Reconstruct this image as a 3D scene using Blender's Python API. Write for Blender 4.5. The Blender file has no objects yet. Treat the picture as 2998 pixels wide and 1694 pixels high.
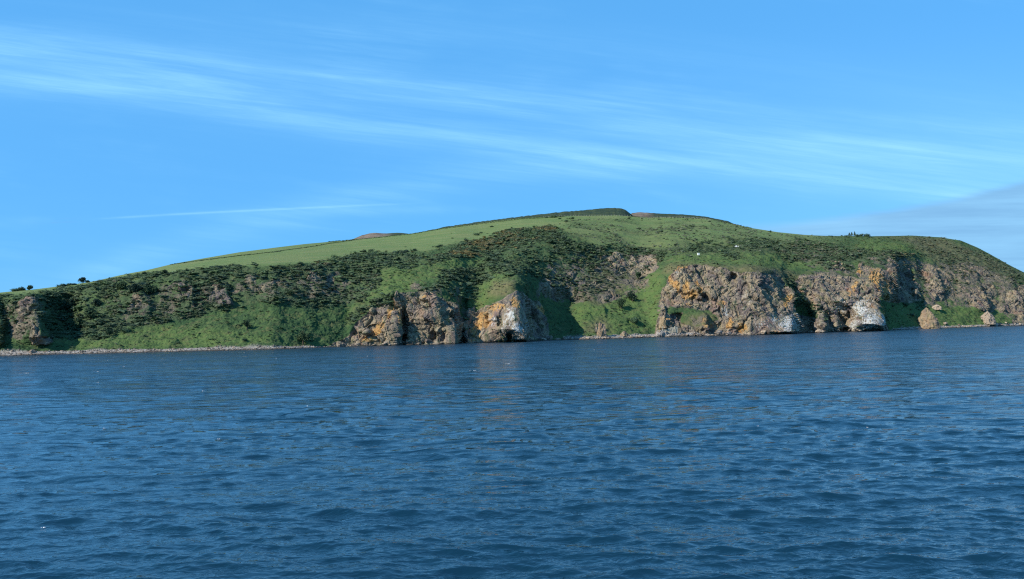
import bpy, math, random
import numpy as np
from mathutils import Matrix, Vector

random.seed(7)
rng = np.random.default_rng(7)
sc = bpy.context.scene
COL = sc.collection

# ------------------------------------------------------------------ camera
W, H, F, CAMH = 2998.0, 1694.0, 2264.0, 14.0
_p = math.atan(108.0 / F)
_r = math.radians(1.185)
FWD = np.array([0, math.cos(_p), math.sin(_p)])
_Z = np.array([0, -math.sin(_p), math.cos(_p)])
_X = np.array([1.0, 0, 0])
RIGHT = _X * math.cos(_r) - _Z * math.sin(_r)
UP = _X * math.sin(_r) + _Z * math.cos(_r)
cam = bpy.data.objects.new('camera', bpy.data.cameras.new('camera'))
COL.objects.link(cam)
cam.data.sensor_width = 36.0
cam.data.lens = F / W * 36.0
cam.data.clip_start = 0.5
cam.data.clip_end = 60000.0
cam.matrix_world = Matrix(((RIGHT[0], UP[0], -FWD[0], 0), (RIGHT[1], UP[1], -FWD[1], 0),
                           (RIGHT[2], UP[2], -FWD[2], CAMH), (0, 0, 0, 1)))
sc.camera = cam

# ------------------------------------------------------------------ light
SUN_DIR = Vector((-0.71, -0.42, 0.57)).normalized()      # from the scene towards the sun
SUN_STRENGTH = 5.0
SKY_STRENGTH = 0.118
EXPOSURE = 0.14
SKY_TINT = (0.50, 0.90, 1.22)
sun = bpy.data.objects.new('sun', bpy.data.lights.new('sun', 'SUN'))
COL.objects.link(sun)
sun.data.energy = SUN_STRENGTH
sun.data.angle = math.radians(0.5)
sun.data.color = (1.0, 0.94, 0.84)
sun.rotation_euler = SUN_DIR.to_track_quat('Z', 'Y').to_euler()
sun_elev = math.asin(SUN_DIR.z)
sun_az = math.atan2(SUN_DIR.x, SUN_DIR.y)

sc.view_settings.view_transform = 'Standard'
sc.view_settings.look = 'None'
sc.view_settings.exposure = EXPOSURE
sc.view_settings.gamma = 1.0
sc.view_settings.use_curve_mapping = False
sc.cycles.use_denoising = False
sc.cycles.max_bounces = 5
sc.cycles.diffuse_bounces = 3
sc.cycles.glossy_bounces = 3
sc.cycles.caustics_reflective = False
sc.cycles.caustics_refractive = False
sc.cycles.sample_clamp_indirect = 3.0
sc.cycles.sample_clamp_direct = 3.0
sc.cycles.filter_width = 1.2


class N:
    """thin wrapper to write node maths as expressions"""
    def __init__(s, nt, sock): s.nt, s.s = nt, sock

    @staticmethod
    def _m(nt, op, *a, clamp=False):
        n = nt.nodes.new('ShaderNodeMath'); n.operation = op; n.use_clamp = clamp
        for i, v in enumerate(a):
            if isinstance(v, N): nt.links.new(v.s, n.inputs[i])
            else: n.inputs[i].default_value = v
        return N(nt, n.outputs[0])
    def __add__(s, o): return N._m(s.nt, 'ADD', s, o)
    __radd__ = __add__
    def __sub__(s, o): return N._m(s.nt, 'SUBTRACT', s, o)
    def __rsub__(s, o): return N._m(s.nt, 'SUBTRACT', o, s)
    def __mul__(s, o): return N._m(s.nt, 'MULTIPLY', s, o)
    __rmul__ = __mul__
    def __truediv__(s, o): return N._m(s.nt, 'DIVIDE', s, o)
    def op(s, name, *a, clamp=False): return N._m(s.nt, name, s, *a, clamp=clamp)


def ramp01(x, a, b):
    n = x.nt.nodes.new('ShaderNodeMapRange'); n.interpolation_type = 'SMOOTHSTEP'
    x.nt.links.new(x.s, n.inputs[0])
    n.inputs[1].default_value = a; n.inputs[2].default_value = b
    n.inputs[3].default_value = 0; n.inputs[4].default_value = 1
    return N(x.nt, n.outputs[0])


def vec(nt, x, y, z):
    n = nt.nodes.new('ShaderNodeCombineXYZ')
    for i, v in enumerate((x, y, z)):
        if isinstance(v, N): nt.links.new(v.s, n.inputs[i])
        else: n.inputs[i].default_value = v
    return N(nt, n.outputs[0])


def noise(nt, v, scale, detail=4, rough=0.55, dist=0.0, out=0):
    n = nt.nodes.new('ShaderNodeTexNoise')
    nt.links.new(v.s, n.inputs['Vector'])
    n.inputs['Scale'].default_value = scale; n.inputs['Detail'].default_value = detail
    n.inputs['Roughness'].default_value = rough; n.inputs['Distortion'].default_value = dist
    return N(nt, n.outputs[out])


def voro(nt, v, scale, feature='F1', out='Distance'):
    n = nt.nodes.new('ShaderNodeTexVoronoi'); n.feature = feature
    nt.links.new(v.s, n.inputs['Vector']); n.inputs['Scale'].default_value = scale
    return N(nt, n.outputs[out])


def mix(nt, f, a, b):
    n = nt.nodes.new('ShaderNodeMix'); n.data_type = 'RGBA'
    for idx, v in ((0, f), (6, a), (7, b)):
        if isinstance(v, N): nt.links.new(v.s, n.inputs[idx])
        elif idx == 0: n.inputs[0].default_value = v
        else: n.inputs[idx].default_value = (*v[:3], 1)
    return N(nt, n.outputs[2])


def scale_vec(nt, v, s, rot=(0, 0, 0), loc=(0, 0, 0)):
    n = nt.nodes.new('ShaderNodeMapping')
    nt.links.new(v.s, n.inputs['Vector'])
    n.inputs['Scale'].default_value = s; n.inputs['Rotation'].default_value = rot
    n.inputs['Location'].default_value = loc
    return N(nt, n.outputs[0])


# world ----------------------------------------------------------------
wd = bpy.data.worlds.new('World'); sc.world = wd; wd.use_nodes = True
nt = wd.node_tree; nt.nodes.clear()
sky = nt.nodes.new('ShaderNodeTexSky'); sky.sky_type = 'NISHITA'; sky.sun_disc = False
sky.sun_elevation = sun_elev; sky.sun_rotation = sun_az
sky.air_density = 1.0; sky.dust_density = 0.4; sky.ozone_density = 3.0; sky.altitude = 10
tc = nt.nodes.new('ShaderNodeTexCoord')
sp = nt.nodes.new('ShaderNodeSeparateXYZ'); nt.links.new(tc.outputs['Generated'], sp.inputs[0])
dx, dy, dz = (N(nt, sp.outputs[i]) for i in range(3))
front = ramp01(dy, 0.15, 0.45)
yy = dy.op('MAXIMUM', 0.12)
u = dx / yy                      # tangent-plane direction coordinates north of the viewer
v = dz / yy
tinted = nt.nodes.new('ShaderNodeMix'); tinted.data_type = 'RGBA'; tinted.blend_type = 'MULTIPLY'
tinted.inputs[0].default_value = 1
nt.links.new(sky.outputs[0], tinted.inputs[6]); tinted.inputs[7].default_value = (*SKY_TINT, 1)
base_ = nt.nodes.new('ShaderNodeMix'); base_.data_type = 'RGBA'; base_.blend_type = 'MIX'
base_.inputs[0].default_value = 0.70
nt.links.new(tinted.outputs[2], base_.inputs[6]); base_.inputs[7].default_value = (1.00, 4.00, 8.3, 1)
skyc = mix(nt, ramp01(dz, 0.36, 0.95) * 0.9, N(nt, base_.outputs[2]), (0.55, 1.9, 4.4))   # deeper blue towards the zenith


def dirc(px, py):
    d = FWD + RIGHT * ((px - W / 2) / F) + UP * (-(py - H / 2) / F)
    return d[0] / d[1], d[2] / d[1]


def band(p0, p1, p2, w, soft=1.0):
    """a soft streak through three directions of the sky"""
    (u0, v0), (u1, v1), (u2, v2) = (dirc(*q) for q in (p0, p1, p2))
    c2, c1, c0 = np.polyfit([u0, u1, u2], [v0, v1, v2], 2)
    line = u * u * float(c2) + u * float(c1) + float(c0)
    d = (v - line + (wob - 0.5) * 0.03 * soft) / (w / F)
    return (d * d * -1.0).op('EXPONENT')


cv0 = vec(nt, u, v, 0)
cv = vec(nt, u, v + u * 0.145, 0)
wob = noise(nt, scale_vec(nt, cv0, (2.0, 3.0, 1)), 1.5, 3)
st1 = noise(nt, scale_vec(nt, cv, (1.2, 16.0, 1), rot=(0, 0, 0.14)), 1.6, 6, 0.62, 0.4)
st2 = noise(nt, scale_vec(nt, cv, (2.2, 30.0, 1), rot=(0, 0, 0.12), loc=(3, 1, 0)), 2.0, 5, 0.6, 0.6)
puff = noise(nt, scale_vec(nt, cv, (2.2, 5.0, 1), rot=(0, 0, 0.1), loc=(9, 1, 0)), 1.7, 4, 0.6)
c = band((0, 110), (900, 235), (1700, 335), 38) * 0.50
c = c + band((1300, 270), (2000, 310), (2998, 400), 34) * 0.36
c = c + band((0, 235), (800, 350), (1500, 440), 32) * 0.34
c = c + band((1000, 345), (1700, 450), (2600, 560), 40) * 0.30
c = c + band((2100, 470), (2600, 500), (2998, 560), 48) * 0.34
c = c + band((0, 180), (1200, 320), (2400, 470), 130, 0.5) * 0.22
c = c + band((1200, 90), (2100, 170), (2998, 330), 60) * 0.10
c = c * (0.35 + ramp01(st1, 0.30, 0.70) * 0.9) * (0.7 + st2 * 0.6)
c = c + ramp01(puff, 0.48, 0.75) * ramp01(st2, 0.35, 0.65) * 0.20
c = c * front + ramp01(noise(nt, scale_vec(nt, N(nt, tc.outputs['Generated']), (2, 2, 9)), 2.0, 5), 0.5, 0.8) * 0.12
# the thin contrail low on the left
ct = band((250, 642), (700, 617), (1250, 594), 3.2, 0.05)
u_a, _ = dirc(240, 640); u_b, _ = dirc(420, 640); u_c, _ = dirc(900, 600); u_d, _ = dirc(1300, 600)
cfade = ramp01(u, float(u_a), float(u_b)) * (1.0 - ramp01(u, float(u_c), float(u_d)))
c = c + ct * cfade * front * 0.55 + band((500, 628), (900, 618), (1500, 620), 13, 0.3) * front * \
    ramp01(puff, 0.4, 0.65) * 0.22 * (1.0 - ramp01(u, 0.0, 0.1))
fib = noise(nt, scale_vec(nt, cv, (1.6, 46.0, 1), rot=(0, 0, 0.15), loc=(5, 2, 0)), 2.0, 7, 0.7, 0.5)
c = (c * (0.38 + ramp01(fib, 0.3, 0.7) * 0.36) + ramp01(u, 0.0, 0.6) * ramp01(v, 0.42, 0.22) * front * 0.17).op('MINIMUM', 0.8)
col = mix(nt, c, skyc, (2.9, 6.3, 9.4))
# the flat sheet of stratus low on the right
(ua, va), (ub, vb), (uc, vc) = dirc(2230, 652), dirc(2650, 608), dirc(2998, 530)
k2, k1, k0 = np.polyfit([ua, ub, uc], [va, vb, vc], 2)
edge = u * u * float(k2) + u * float(k1) + float(k0)
edge = edge.op('MINIMUM', 0.26)
sm = ramp01(v - edge + (st2 - 0.5) * 0.012, 0.006, -0.008) * ramp01(u, float(ua) - 0.12, float(ua) + 0.08) * front
scol = mix(nt, ramp01(noise(nt, scale_vec(nt, cv0, (1.5, 22.0, 1), rot=(0, 0, 0.02)), 2.0, 5, 0.6), 0.3, 0.7),
           (1.80, 3.95, 6.5), (2.35, 5.0, 7.7))
col = mix(nt, sm, col, scol)
# small grey wisps low on the left
gw = ramp01(noise(nt, scale_vec(nt, cv0, (5, 42, 1), loc=(4, 7, 0)), 2.0, 3), 0.62, 0.72)
gw = gw * (1.0 - ramp01(u, -0.62, -0.5)) * ramp01(v, 0.17, 0.14) * front
col = mix(nt, gw * 0.35, col, (1.5, 3.4, 6.0))
bg = nt.nodes.new('ShaderNodeBackground'); bg.inputs[1].default_value = SKY_STRENGTH
nt.links.new(col.s, bg.inputs[0])
wo = nt.nodes.new('ShaderNodeOutputWorld'); nt.links.new(bg.outputs[0], wo.inputs[0])


# ------------------------------------------------------------------ numpy noise
def _hash(ix, iy, iz, seed):
    h = (ix.astype(np.uint32) * np.uint32(374761393) + iy.astype(np.uint32) * np.uint32(668265263)
         + iz.astype(np.uint32) * np.uint32(2246822519) + np.uint32((seed * 3266489917) & 0xffffffff))
    h ^= h >> np.uint32(13); h *= np.uint32(1274126177); h ^= h >> np.uint32(16)
    h *= np.uint32(2654435761); h ^= h >> np.uint32(15)
    return h


def _h01(*a): return _hash(*a).astype(np.float64) / 4294967295.0


def vnoise(P, seed=0):
    """value noise, -1..1"""
    I = np.floor(P).astype(np.int64); f = P - I
    f = f * f * (3 - 2 * f)
    r = 0
    for a in (0, 1):
        for b in (0, 1):
            for c_ in (0, 1):
                w = (f[..., 0] if a else 1 - f[..., 0]) * (f[..., 1] if b else 1 - f[..., 1]) * (f[..., 2] if c_ else 1 - f[..., 2])
                r = r + w * _h01(I[..., 0] + a, I[..., 1] + b, I[..., 2] + c_, seed)
    return r * 2 - 1


def fbm(P, octaves=4, seed=0, gain=0.5):
    s, a, t = 0, 1.0, 0
    for k in range(octaves):
        s = s + a * vnoise(P * (2.03 ** k) + 17.3 * k, seed + k); t += a; a *= gain
    return s / t


def facets(P, seed=0):
    """blocky rock: every cell a tilted facet. returns value about -1..1 and a crack mask"""
    I = np.floor(P).astype(np.int64)
    best = np.full(P.shape[:-1], 1e9); sec = best.copy(); val = np.zeros_like(best)
    for a in (-1, 0, 1):
        for b in (-1, 0, 1):
            for c_ in (-1, 0, 1):
                x, y, z = I[..., 0] + a, I[..., 1] + b, I[..., 2] + c_
                h = _hash(x, y, z, seed)
                jx = (h & np.uint32(1023)) / 1023.0; jy = ((h >> np.uint32(10)) & np.uint32(1023)) / 1023.0
                jz = ((h >> np.uint32(20)) & np.uint32(1023)) / 1023.0
                d0, d1, d2 = P[..., 0] - x - jx, P[..., 1] - y - jy, P[..., 2] - z - jz
                d = d0 * d0 + d1 * d1 + d2 * d2
                h2 = _h01(x, y, z, seed + 91); 
                vv = (h2 * 2 - 1) * 0.6 + (jx - .5) * 1.5 * d1 + (jy - .5) * 1.5 * d2 + (jz - .5) * 1.5 * d0
                m = d < best
                sec = np.where(m, best, np.minimum(sec, d)); val = np.where(m, vv, val); best = np.where(m, d, best)
    return val, np.sqrt(sec) - np.sqrt(best)


def blur(A, sx, sy):
    for ax, s in ((0, sy), (1, sx)):
        if s <= 0: continue
        r = int(3 * s) + 1
        k = np.exp(-0.5 * (np.arange(-r, r + 1) / s) ** 2); k /= k.sum()
        pad = [(0, 0), (0, 0)]; pad[ax] = (r, r)
        B = np.pad(A, pad, mode='edge'); out = 0
        for i, w in enumerate(k):
            out = out + w * (B[i:i + A.shape[0]] if ax == 0 else B[:, i:i + A.shape[1]])
        A = out
    return A


def rays(px, py):
    d = FWD[None, :] + RIGHT[None, :] * ((px.reshape(-1, 1) - W / 2) / F) + UP[None, :] * (-(py.reshape(-1, 1) - H / 2) / F)
    return (d / d[:, 1:2]).reshape(px.shape + (3,))


def grid_mesh(name, P, mat, kind=None, attrs=None, parent=None, smooth=True, flat=None):
    R, C = P.shape[:2]
    me = bpy.data.meshes.new(name)
    me.vertices.add(R * C); me.vertices.foreach_set('co', P.reshape(-1).astype(np.float32))
    i = np.arange(R * C).reshape(R, C)
    q = np.stack([i[:-1, :-1], i[:-1, 1:], i[1:, 1:], i[1:, :-1]], -1).reshape(-1)
    nf = (R - 1) * (C - 1)
    me.loops.add(nf * 4); me.loops.foreach_set('vertex_index', q.astype(np.int32))
    me.polygons.add(nf); me.polygons.foreach_set('loop_start', np.arange(0, nf * 4, 4, dtype=np.int32))
    if smooth: me.polygons.foreach_set('use_smooth', np.ones(nf, dtype=bool))
    me.update(calc_edges=True)
    for k, A in (attrs or {}).items():
        at = me.color_attributes.new(k, 'FLOAT_COLOR', 'POINT')
        at.data.foreach_set('color', np.concatenate([A, np.ones(A.shape[:2] + (1,))], -1).reshape(-1).astype(np.float32))
    me.materials.append(mat)
    if flat is not None:
        f4 = (flat[:-1, :-1] < 0.45).reshape(-1); me.polygons.foreach_set('use_smooth', f4)
    o = bpy.data.objects.new(name, me); COL.objects.link(o); o.parent = parent
    if kind: o['kind'] = kind
    return o


def raw_mesh(name, V, Fc, mat, smooth=False):
    me = bpy.data.meshes.new(name)
    me.from_pydata([tuple(map(float, p)) for p in V], [], [tuple(int(i) for i in f) for f in Fc])
    if smooth:
        for p in me.polygons: p.use_smooth = True
    me.materials.append(mat); me.update()
    return me


def new_mat(name, rough=0.9, spec=0.2):
    m = bpy.data.materials.new(name); m.use_nodes = True
    n = m.node_tree; b = n.nodes['Principled BSDF']
    b.inputs['Roughness'].default_value = rough; b.inputs['Specular IOR Level'].default_value = spec
    t = n.nodes.new('ShaderNodeTexCoord')
    g = n.nodes.new('ShaderNodeNewGeometry')
    return m, n, b, N(n, g.outputs['Position']), N(n, t.outputs['Object'])


def flat_mat(name, c0, c1=None, scale=3.0, rough=0.8):
    m, n, b, pos, ob = new_mat(name, rough)
    c1 = c1 or tuple(x * 0.75 for x in c0)
    n.links.new(mix(n, ramp01(noise(n, ob, scale, 4), 0.35, 0.65), c0, c1).s, b.inputs['Base Color'])
    return m


def bump(n, b, h, strength, dist):
    bn = n.nodes.new('ShaderNodeBump'); bn.inputs['Strength'].default_value = strength
    bn.inputs['Distance'].default_value = dist
    n.links.new(h.s, bn.inputs['Height']); n.links.new(bn.outputs[0], b.inputs['Normal'])


# ------------------------------------------------------------------ materials
def rock_colour(n, pos, orange=None, white=None):
    strata = scale_vec(n, pos, (1, 1, 0.42), rot=(0.25, 0.42, 0))
    a = noise(n, strata, 0.09, 6, 0.65, 0.6)
    b_ = noise(n, strata, 0.45, 5, 0.7, 0.8)
    cc = mix(n, ramp01(a, 0.36, 0.62), (0.135, 0.110, 0.105), (0.31, 0.245, 0.155))
    cc = mix(n, ramp01(b_, 0.50, 0.72) * 0.8, cc, (0.44, 0.355, 0.225))
    cc = mix(n, ramp01(noise(n, strata, 0.8, 4, 0.7), 0.52, 0.66) * 0.85, cc, (0.060, 0.052, 0.054))
    cc = mix(n, ramp01(noise(n, pos, 0.05, 4, 0.6), 0.54, 0.68) * 0.5, cc, (0.32, 0.18, 0.13))
    cc = mix(n, ramp01(noise(n, scale_vec(n, strata, (1, 1, .6), loc=(31, 7, 3)), 0.16, 6, 0.75), 0.52, 0.64) * 0.8, cc, (0.085, 0.115, 0.060))
    cc = mix(n, ramp01(noise(n, scale_vec(n, strata, (1, 1, .5), loc=(11, 47, 3)), 0.22, 6, 0.78), 0.55, 0.66) * 0.75, cc, (0.42, 0.36, 0.27))
    if orange is not None:
        k = ramp01(orange * 1.02 + (noise(n, scale_vec(n, strata, (1, 1, .5)), 0.4, 6, 0.75) - 0.5) * 2.4, 0.46, 0.80)
        oc = mix(n, ramp01(noise(n, pos, 0.5, 3), 0.35, 0.65), (0.42, 0.21, 0.07), (0.52, 0.33, 0.12))
        cc = mix(n, k * 0.85, cc, oc)
        k = ramp01(white * 0.74 + (noise(n, scale_vec(n, pos, (1, 1, 0.28)), 0.55, 6, 0.8) - 0.5) * 3.3, 0.44, 0.74)
        cc = mix(n, k * 0.80, cc, (0.60, 0.60, 0.56))
    return cc


def attr(n, name):
    a = n.nodes.new('ShaderNodeAttribute'); a.attribute_name = name
    s = n.nodes.new('ShaderNodeSeparateColor'); n.links.new(a.outputs['Color'], s.inputs[0])
    return [N(n, s.outputs[i]) for i in range(3)]


MT, n, b, pos, ob = new_mat('headland', 0.95, 0.1)
rockA, orangeA, whiteA = attr(n, 'ma')
brightA, dryA, pebbleA = attr(n, 'mb')
fieldA, darkA, wetA = attr(n, 'mc')
n1 = noise(n, pos, 0.035, 5, 0.6)
n2 = noise(n, pos, 0.30, 6, 0.7)
n3 = noise(n, pos, 1.3, 4, 0.7)
g = mix(n, ramp01(n1, 0.35, 0.65), (0.050, 0.098, 0.036), (0.088, 0.138, 0.048))
g = mix(n, ramp01(n2, 0.42, 0.66), g, (0.036, 0.068, 0.032))
g = mix(n, brightA * ramp01(n2, 0.2, 0.6) * 0.85, g, (0.110, 0.165, 0.050))
n4 = noise(n, scale_vec(n, pos, (1, 1, 1.6), loc=(50, 3, 9)), 0.11, 6, 0.7, 0.4)
g = mix(n, ramp01(n4, 0.50, 0.66) * 0.75, g, (0.125, 0.125, 0.055))
g = mix(n, ramp01(n4, 0.47, 0.34) * 0.5, g, (0.036, 0.072, 0.034))
dry = mix(n, ramp01(n2, 0.35, 0.65), (0.115, 0.110, 0.052), (0.20, 0.165, 0.090))
g = mix(n, dryA * (0.45 + ramp01(n3, 0.3, 0.7) * 0.5), g, dry)
g = mix(n, darkA * 0.85, g, mix(n, ramp01(n2, 0.35, 0.65), (0.066, 0.096, 0.052), (0.100, 0.118, 0.064)))
fstr = noise(n, scale_vec(n, pos, (0.012, 0.05, 0.05)), 1.0, 5, 0.6)
f_ = mix(n, ramp01(fstr, 0.35, 0.65), (0.135, 0.192, 0.066), (0.185, 0.215, 0.084))
f_ = mix(n, ramp01(n1, 0.45, 0.7) * 0.5, f_, (0.115, 0.190, 0.062))
g = mix(n, fieldA, g, f_)
rk = rock_colour(n, pos, orangeA, whiteA)
rk = mix(n, ramp01(rockA, 0.85, 0.45) * 0.6, rk, (0.095, 0.092, 0.066))
rmask = ramp01(rockA * 1.25 + (n2 - 0.5) * 1.1, 0.42, 0.60)
g = mix(n, rmask, g, rk)
pb = mix(n, ramp01(noise(n, pos, 1.6, 5, 0.75), 0.38, 0.62), (0.15, 0.13, 0.115), (0.52, 0.47, 0.41))
g = mix(n, pebbleA, g, pb)
g = mix(n, wetA * 0.85, g, (0.030, 0.030, 0.026))
n.links.new(g.s, b.inputs['Base Color'])
bump(n, b, n2 * 0.4 + n3 * 0.25 + noise(n, scale_vec(n, pos, (1, 1, 0.3), rot=(0.2, 0.4, 0)), 0.9, 5, 0.75) * 0.5, 0.9, 1.6)

MR, n, b, pos, ob = new_mat('weathered_rock', 0.95, 0.1)
n.links.new(mix(n, ramp01(noise(n, pos, 0.3, 5, 0.7), 0.35, 0.6) * 0.45, rock_colour(n, pos), (0.36, 0.24, 0.13)).s, b.inputs['Base Color'])
bump(n, b, noise(n, pos, 0.9, 5, 0.7), 0.8, 0.8)

MB, n, b, pos, ob = new_mat('boulder_rock', 0.95, 0.1)
oi = n.nodes.new('ShaderNodeObjectInfo'); rnd = N(n, oi.outputs['Random'])
bc = mix(n, ramp01(rnd, 0.2, 0.9), (0.16, 0.125, 0.10), (0.42, 0.33, 0.24))
bc = mix(n, ramp01(noise(n, pos, 0.9, 4, 0.7), 0.45, 0.65) * 0.6, bc, (0.10, 0.085, 0.07))
sepz = n.nodes.new('ShaderNodeSeparateXYZ'); n.links.new(pos.s, sepz.inputs[0])
bc = mix(n, ramp01(N(n, sepz.outputs[2]) + noise(n, pos, 0.8, 2) * 0.5, 1.1, 0.5) * 0.85, bc, (0.030, 0.028, 0.022))
n.links.new(bc.s, b.inputs['Base Color'])


def leaf_mat(name, stops, instancer=True):
    m, n, b, pos, ob = new_mat(name, 0.85, 0.15)
    if instancer:
        a = n.nodes.new('ShaderNodeAttribute'); a.attribute_type = 'INSTANCER'; a.attribute_name = 'tint'
        fac = N(n, a.outputs['Fac'])
    else:
        oi = n.nodes.new('ShaderNodeObjectInfo'); fac = N(n, oi.outputs['Random'])
    r = n.nodes.new('ShaderNodeValToRGB'); n.links.new(fac.s, r.inputs[0])
    el = r.color_ramp.elements
    while len(el) < len(stops): el.new(0.5)
    for e, (p_, c_) in zip(el, stops): e.position = p_; e.color = (*c_, 1)
    cc = mix(n, ramp01(noise(n, pos, 1.4, 3, 0.7), 0.3, 0.7) * 0.35, N(n, r.outputs[0]), (0.048, 0.072, 0.044))
    n.links.new(cc.s, b.inputs['Base Color'])
    return m


ML = leaf_mat('scrub_leaves', [(0.0, (0.045, 0.072, 0.048)), (0.30, (0.082, 0.118, 0.064)), (0.50, (0.110, 0.172, 0.068)),
                               (0.66, (0.155, 0.145, 0.092)), (0.80, (0.180, 0.205, 0.130)), (0.90, (0.175, 0.138, 0.060)),
                               (1.0, (0.25, 0.185, 0.060))])
MTREE = leaf_mat('tree_leaves', [(0, (0.034, 0.060, 0.040)), (0.5, (0.050, 0.090, 0.045)), (1, (0.075, 0.115, 0.050))], False)
MWOOD = flat_mat('bark', (0.09, 0.07, 0.05))
MPOST = flat_mat('weathered_post', (0.42, 0.40, 0.33))
MWHITE = flat_mat('white_paint', (0.80, 0.80, 0.76), (0.70, 0.70, 0.66))
MSTONE = flat_mat('pale_masonry', (0.50, 0.46, 0.35), (0.30, 0.27, 0.21), 1.2)
MDARK = flat_mat('dark_door', (0.05, 0.05, 0.05))
MMETAL = flat_mat('rusty_metal', (0.30, 0.29, 0.25), (0.16, 0.12, 0.10))
MTURF = flat_mat('bleached_turf', (0.36, 0.37, 0.22), (0.25, 0.28, 0.14), 0.6)

MS, n, b, pos, ob = new_mat('sea_water', 0.06, 0.5)
b.inputs['IOR'].default_value = 1.8
b.inputs['Base Color'].default_value = (0.0006, 0.018, 0.032, 1)
lod = attr(n, 'ripple')[0]
gst = ramp01(noise(n, scale_vec(n, pos, (0.5, 1, 1), rot=(0, 0, 0.15)), 0.045, 4, 0.6), 0.35, 0.65)
n.links.new((lod * (0.17 + gst * 0.14) + 0.035).s, b.inputs['Roughness'])
w1 = noise(n, scale_vec(n, pos, (0.30, 1.0, 1.0), rot=(0, 0, -0.06)), 0.13, 3, 0.6, 0.5)
w2 = noise(n, scale_vec(n, pos, (0.4, 1.0, 1.0), rot=(0, 0, -0.2)), 0.75, 4, 0.65, 0.5)
w3 = noise(n, scale_vec(n, pos, (0.6, 1.0, 1.0), rot=(0, 0, 0.1)), 3.2, 3, 0.6, 0.3)
w1 = ((w1 - 0.5).op('ABSOLUTE')) * -1.6
w2 = ((w2 - 0.5).op('ABSOLUTE')) * -1.4
bump(n, b, w1 * (lod * 5.0) + w2 * (0.16 - lod * 0.06) + w3 * 0.012, 1.0, 1.0)
MFOAM = flat_mat('sea_foam', (0.85, 0.87, 0.88))

# ------------------------------------------------------------------ the headland (traced profiles, real distances)
def curve(pts, x): 
    p = np.array(pts, float); return np.interp(x, p[:, 0], p[:, 1])


SHORE = [(-500, 1056), (0, 1042), (800, 1023), (1016, 1014), (1332, 1006), (1400, 1003), (1653, 996), (1906, 987), (2198, 980),
         (2577, 968), (2704, 962), (2998, 952), (3500, 938)]
SKYL = [(-500, 905), (0, 856), (38, 852), (98, 847), (202, 834), (262, 825), (297, 818), (348, 806), (382, 799), (427, 791), (506, 772),
        (600, 755), (700, 738), (800, 725), (890, 714), (1035, 701), (1205, 683), (1300, 667), (1395, 654), (1526, 638),
        (1653, 632), (1811, 630), (1874, 635), (1969, 635), (2080, 640), (2143, 654), (2200, 667), (2277, 679), (2356, 687),
        (2419, 690), (2546, 691), (2672, 689), (2751, 694), (2814, 704), (2862, 724), (2903, 746), (2941, 768), (2972, 784),
        (2998, 797), (3100, 850), (3250, 905), (3500, 932)]
#        x    yB  oB   yC  oC   yT   oT   oK
PROF = [(-500, 1042, 14, 980, 45, 925, 90, 200), (0, 1030, 12, 960, 45, 872, 95, 200), (100, 1026, 12, 960, 40, 864, 80, 210),
        (200, 1023, 12, 955, 62, 852, 120, 230), (500, 1018, 11, 930, 62, 800, 115, 350), (800, 1012, 10, 900, 62, 779, 115, 430),
        (1000, 1006, 8, 900, 42, 768, 112, 480), (1150, 1004, 5, 858, 24, 768, 112, 480), (1300, 1002, 4, 850, 32, 765, 122, 480),
        (1390, 998, 8, 890, 55, 760, 150, 480), (1450, 999, 4, 850, 36, 758, 150, 480), (1520, 997, 4, 820, 45, 750, 155, 470),
        (1570, 992, 20, 850, 95, 735, 175, 470), (1650, 988, 20, 880, 110, 725, 200, 460), (1750, 983, 14, 880, 100, 725, 205, 460),
        (1880, 978, 12, 865, 90, 735, 205, 450), (1960, 975, 9, 778, 72, 716, 190, 440), (2100, 972, 8, 776, 60, 712, 230, 440),
        (2230, 971, 5, 786, 52, 712, 240, 440), (2300, 966, 22, 800, 100, 715, 245, 420), (2400, 964, 10, 815, 75, 722, 245, 400),
        (2560, 962, 5, 822, 62, 735, 230, 380), (2620, 958, 14, 880, 80, 745, 190, 360), (2720, 954, 12, 880, 80, 748, 200, 350),
        (2850, 950, 10, 870, 80, 775, 170, 300), (2970, 944, 8, 860, 70, 822, 110, 200), (3100, 942, 6, 900, 40, 880, 70, 130),
        (3500, 937, 2, 936, 5, 934, 10, 20)]
NC, NR = 2080, 262
xs = np.linspace(-330, 3330, NC)
PR = np.array(PROF, float)
yS, yK = curve(SHORE, xs), curve(SKYL, xs)
yB, oB, yC, oC, yT, oT, oK = (np.interp(xs, PR[:, 0], PR[:, k]) for k in range(1, 8))
yT = np.maximum(yT, yK + 6)
t = np.linspace(0, 1, NR)[:, None]
Y = yS[None] * (1 - t) + yK[None] * t
X = np.repeat(xs[None], NR, 0)


def seg(y, ya, yb): return np.clip((ya - y) / np.maximum(ya - yb, 1e-3), 0, 1)


off = oB * seg(Y, yS, yB) + (oC - oB) * seg(Y, yB, yC) + (oT - oC) * seg(Y, yC, yT) ** 1.15 + (oK - oT) * seg(Y, yT, yK) ** 1.5
off = blur(off, 8, 2.2)
off[0] = 0

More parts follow.
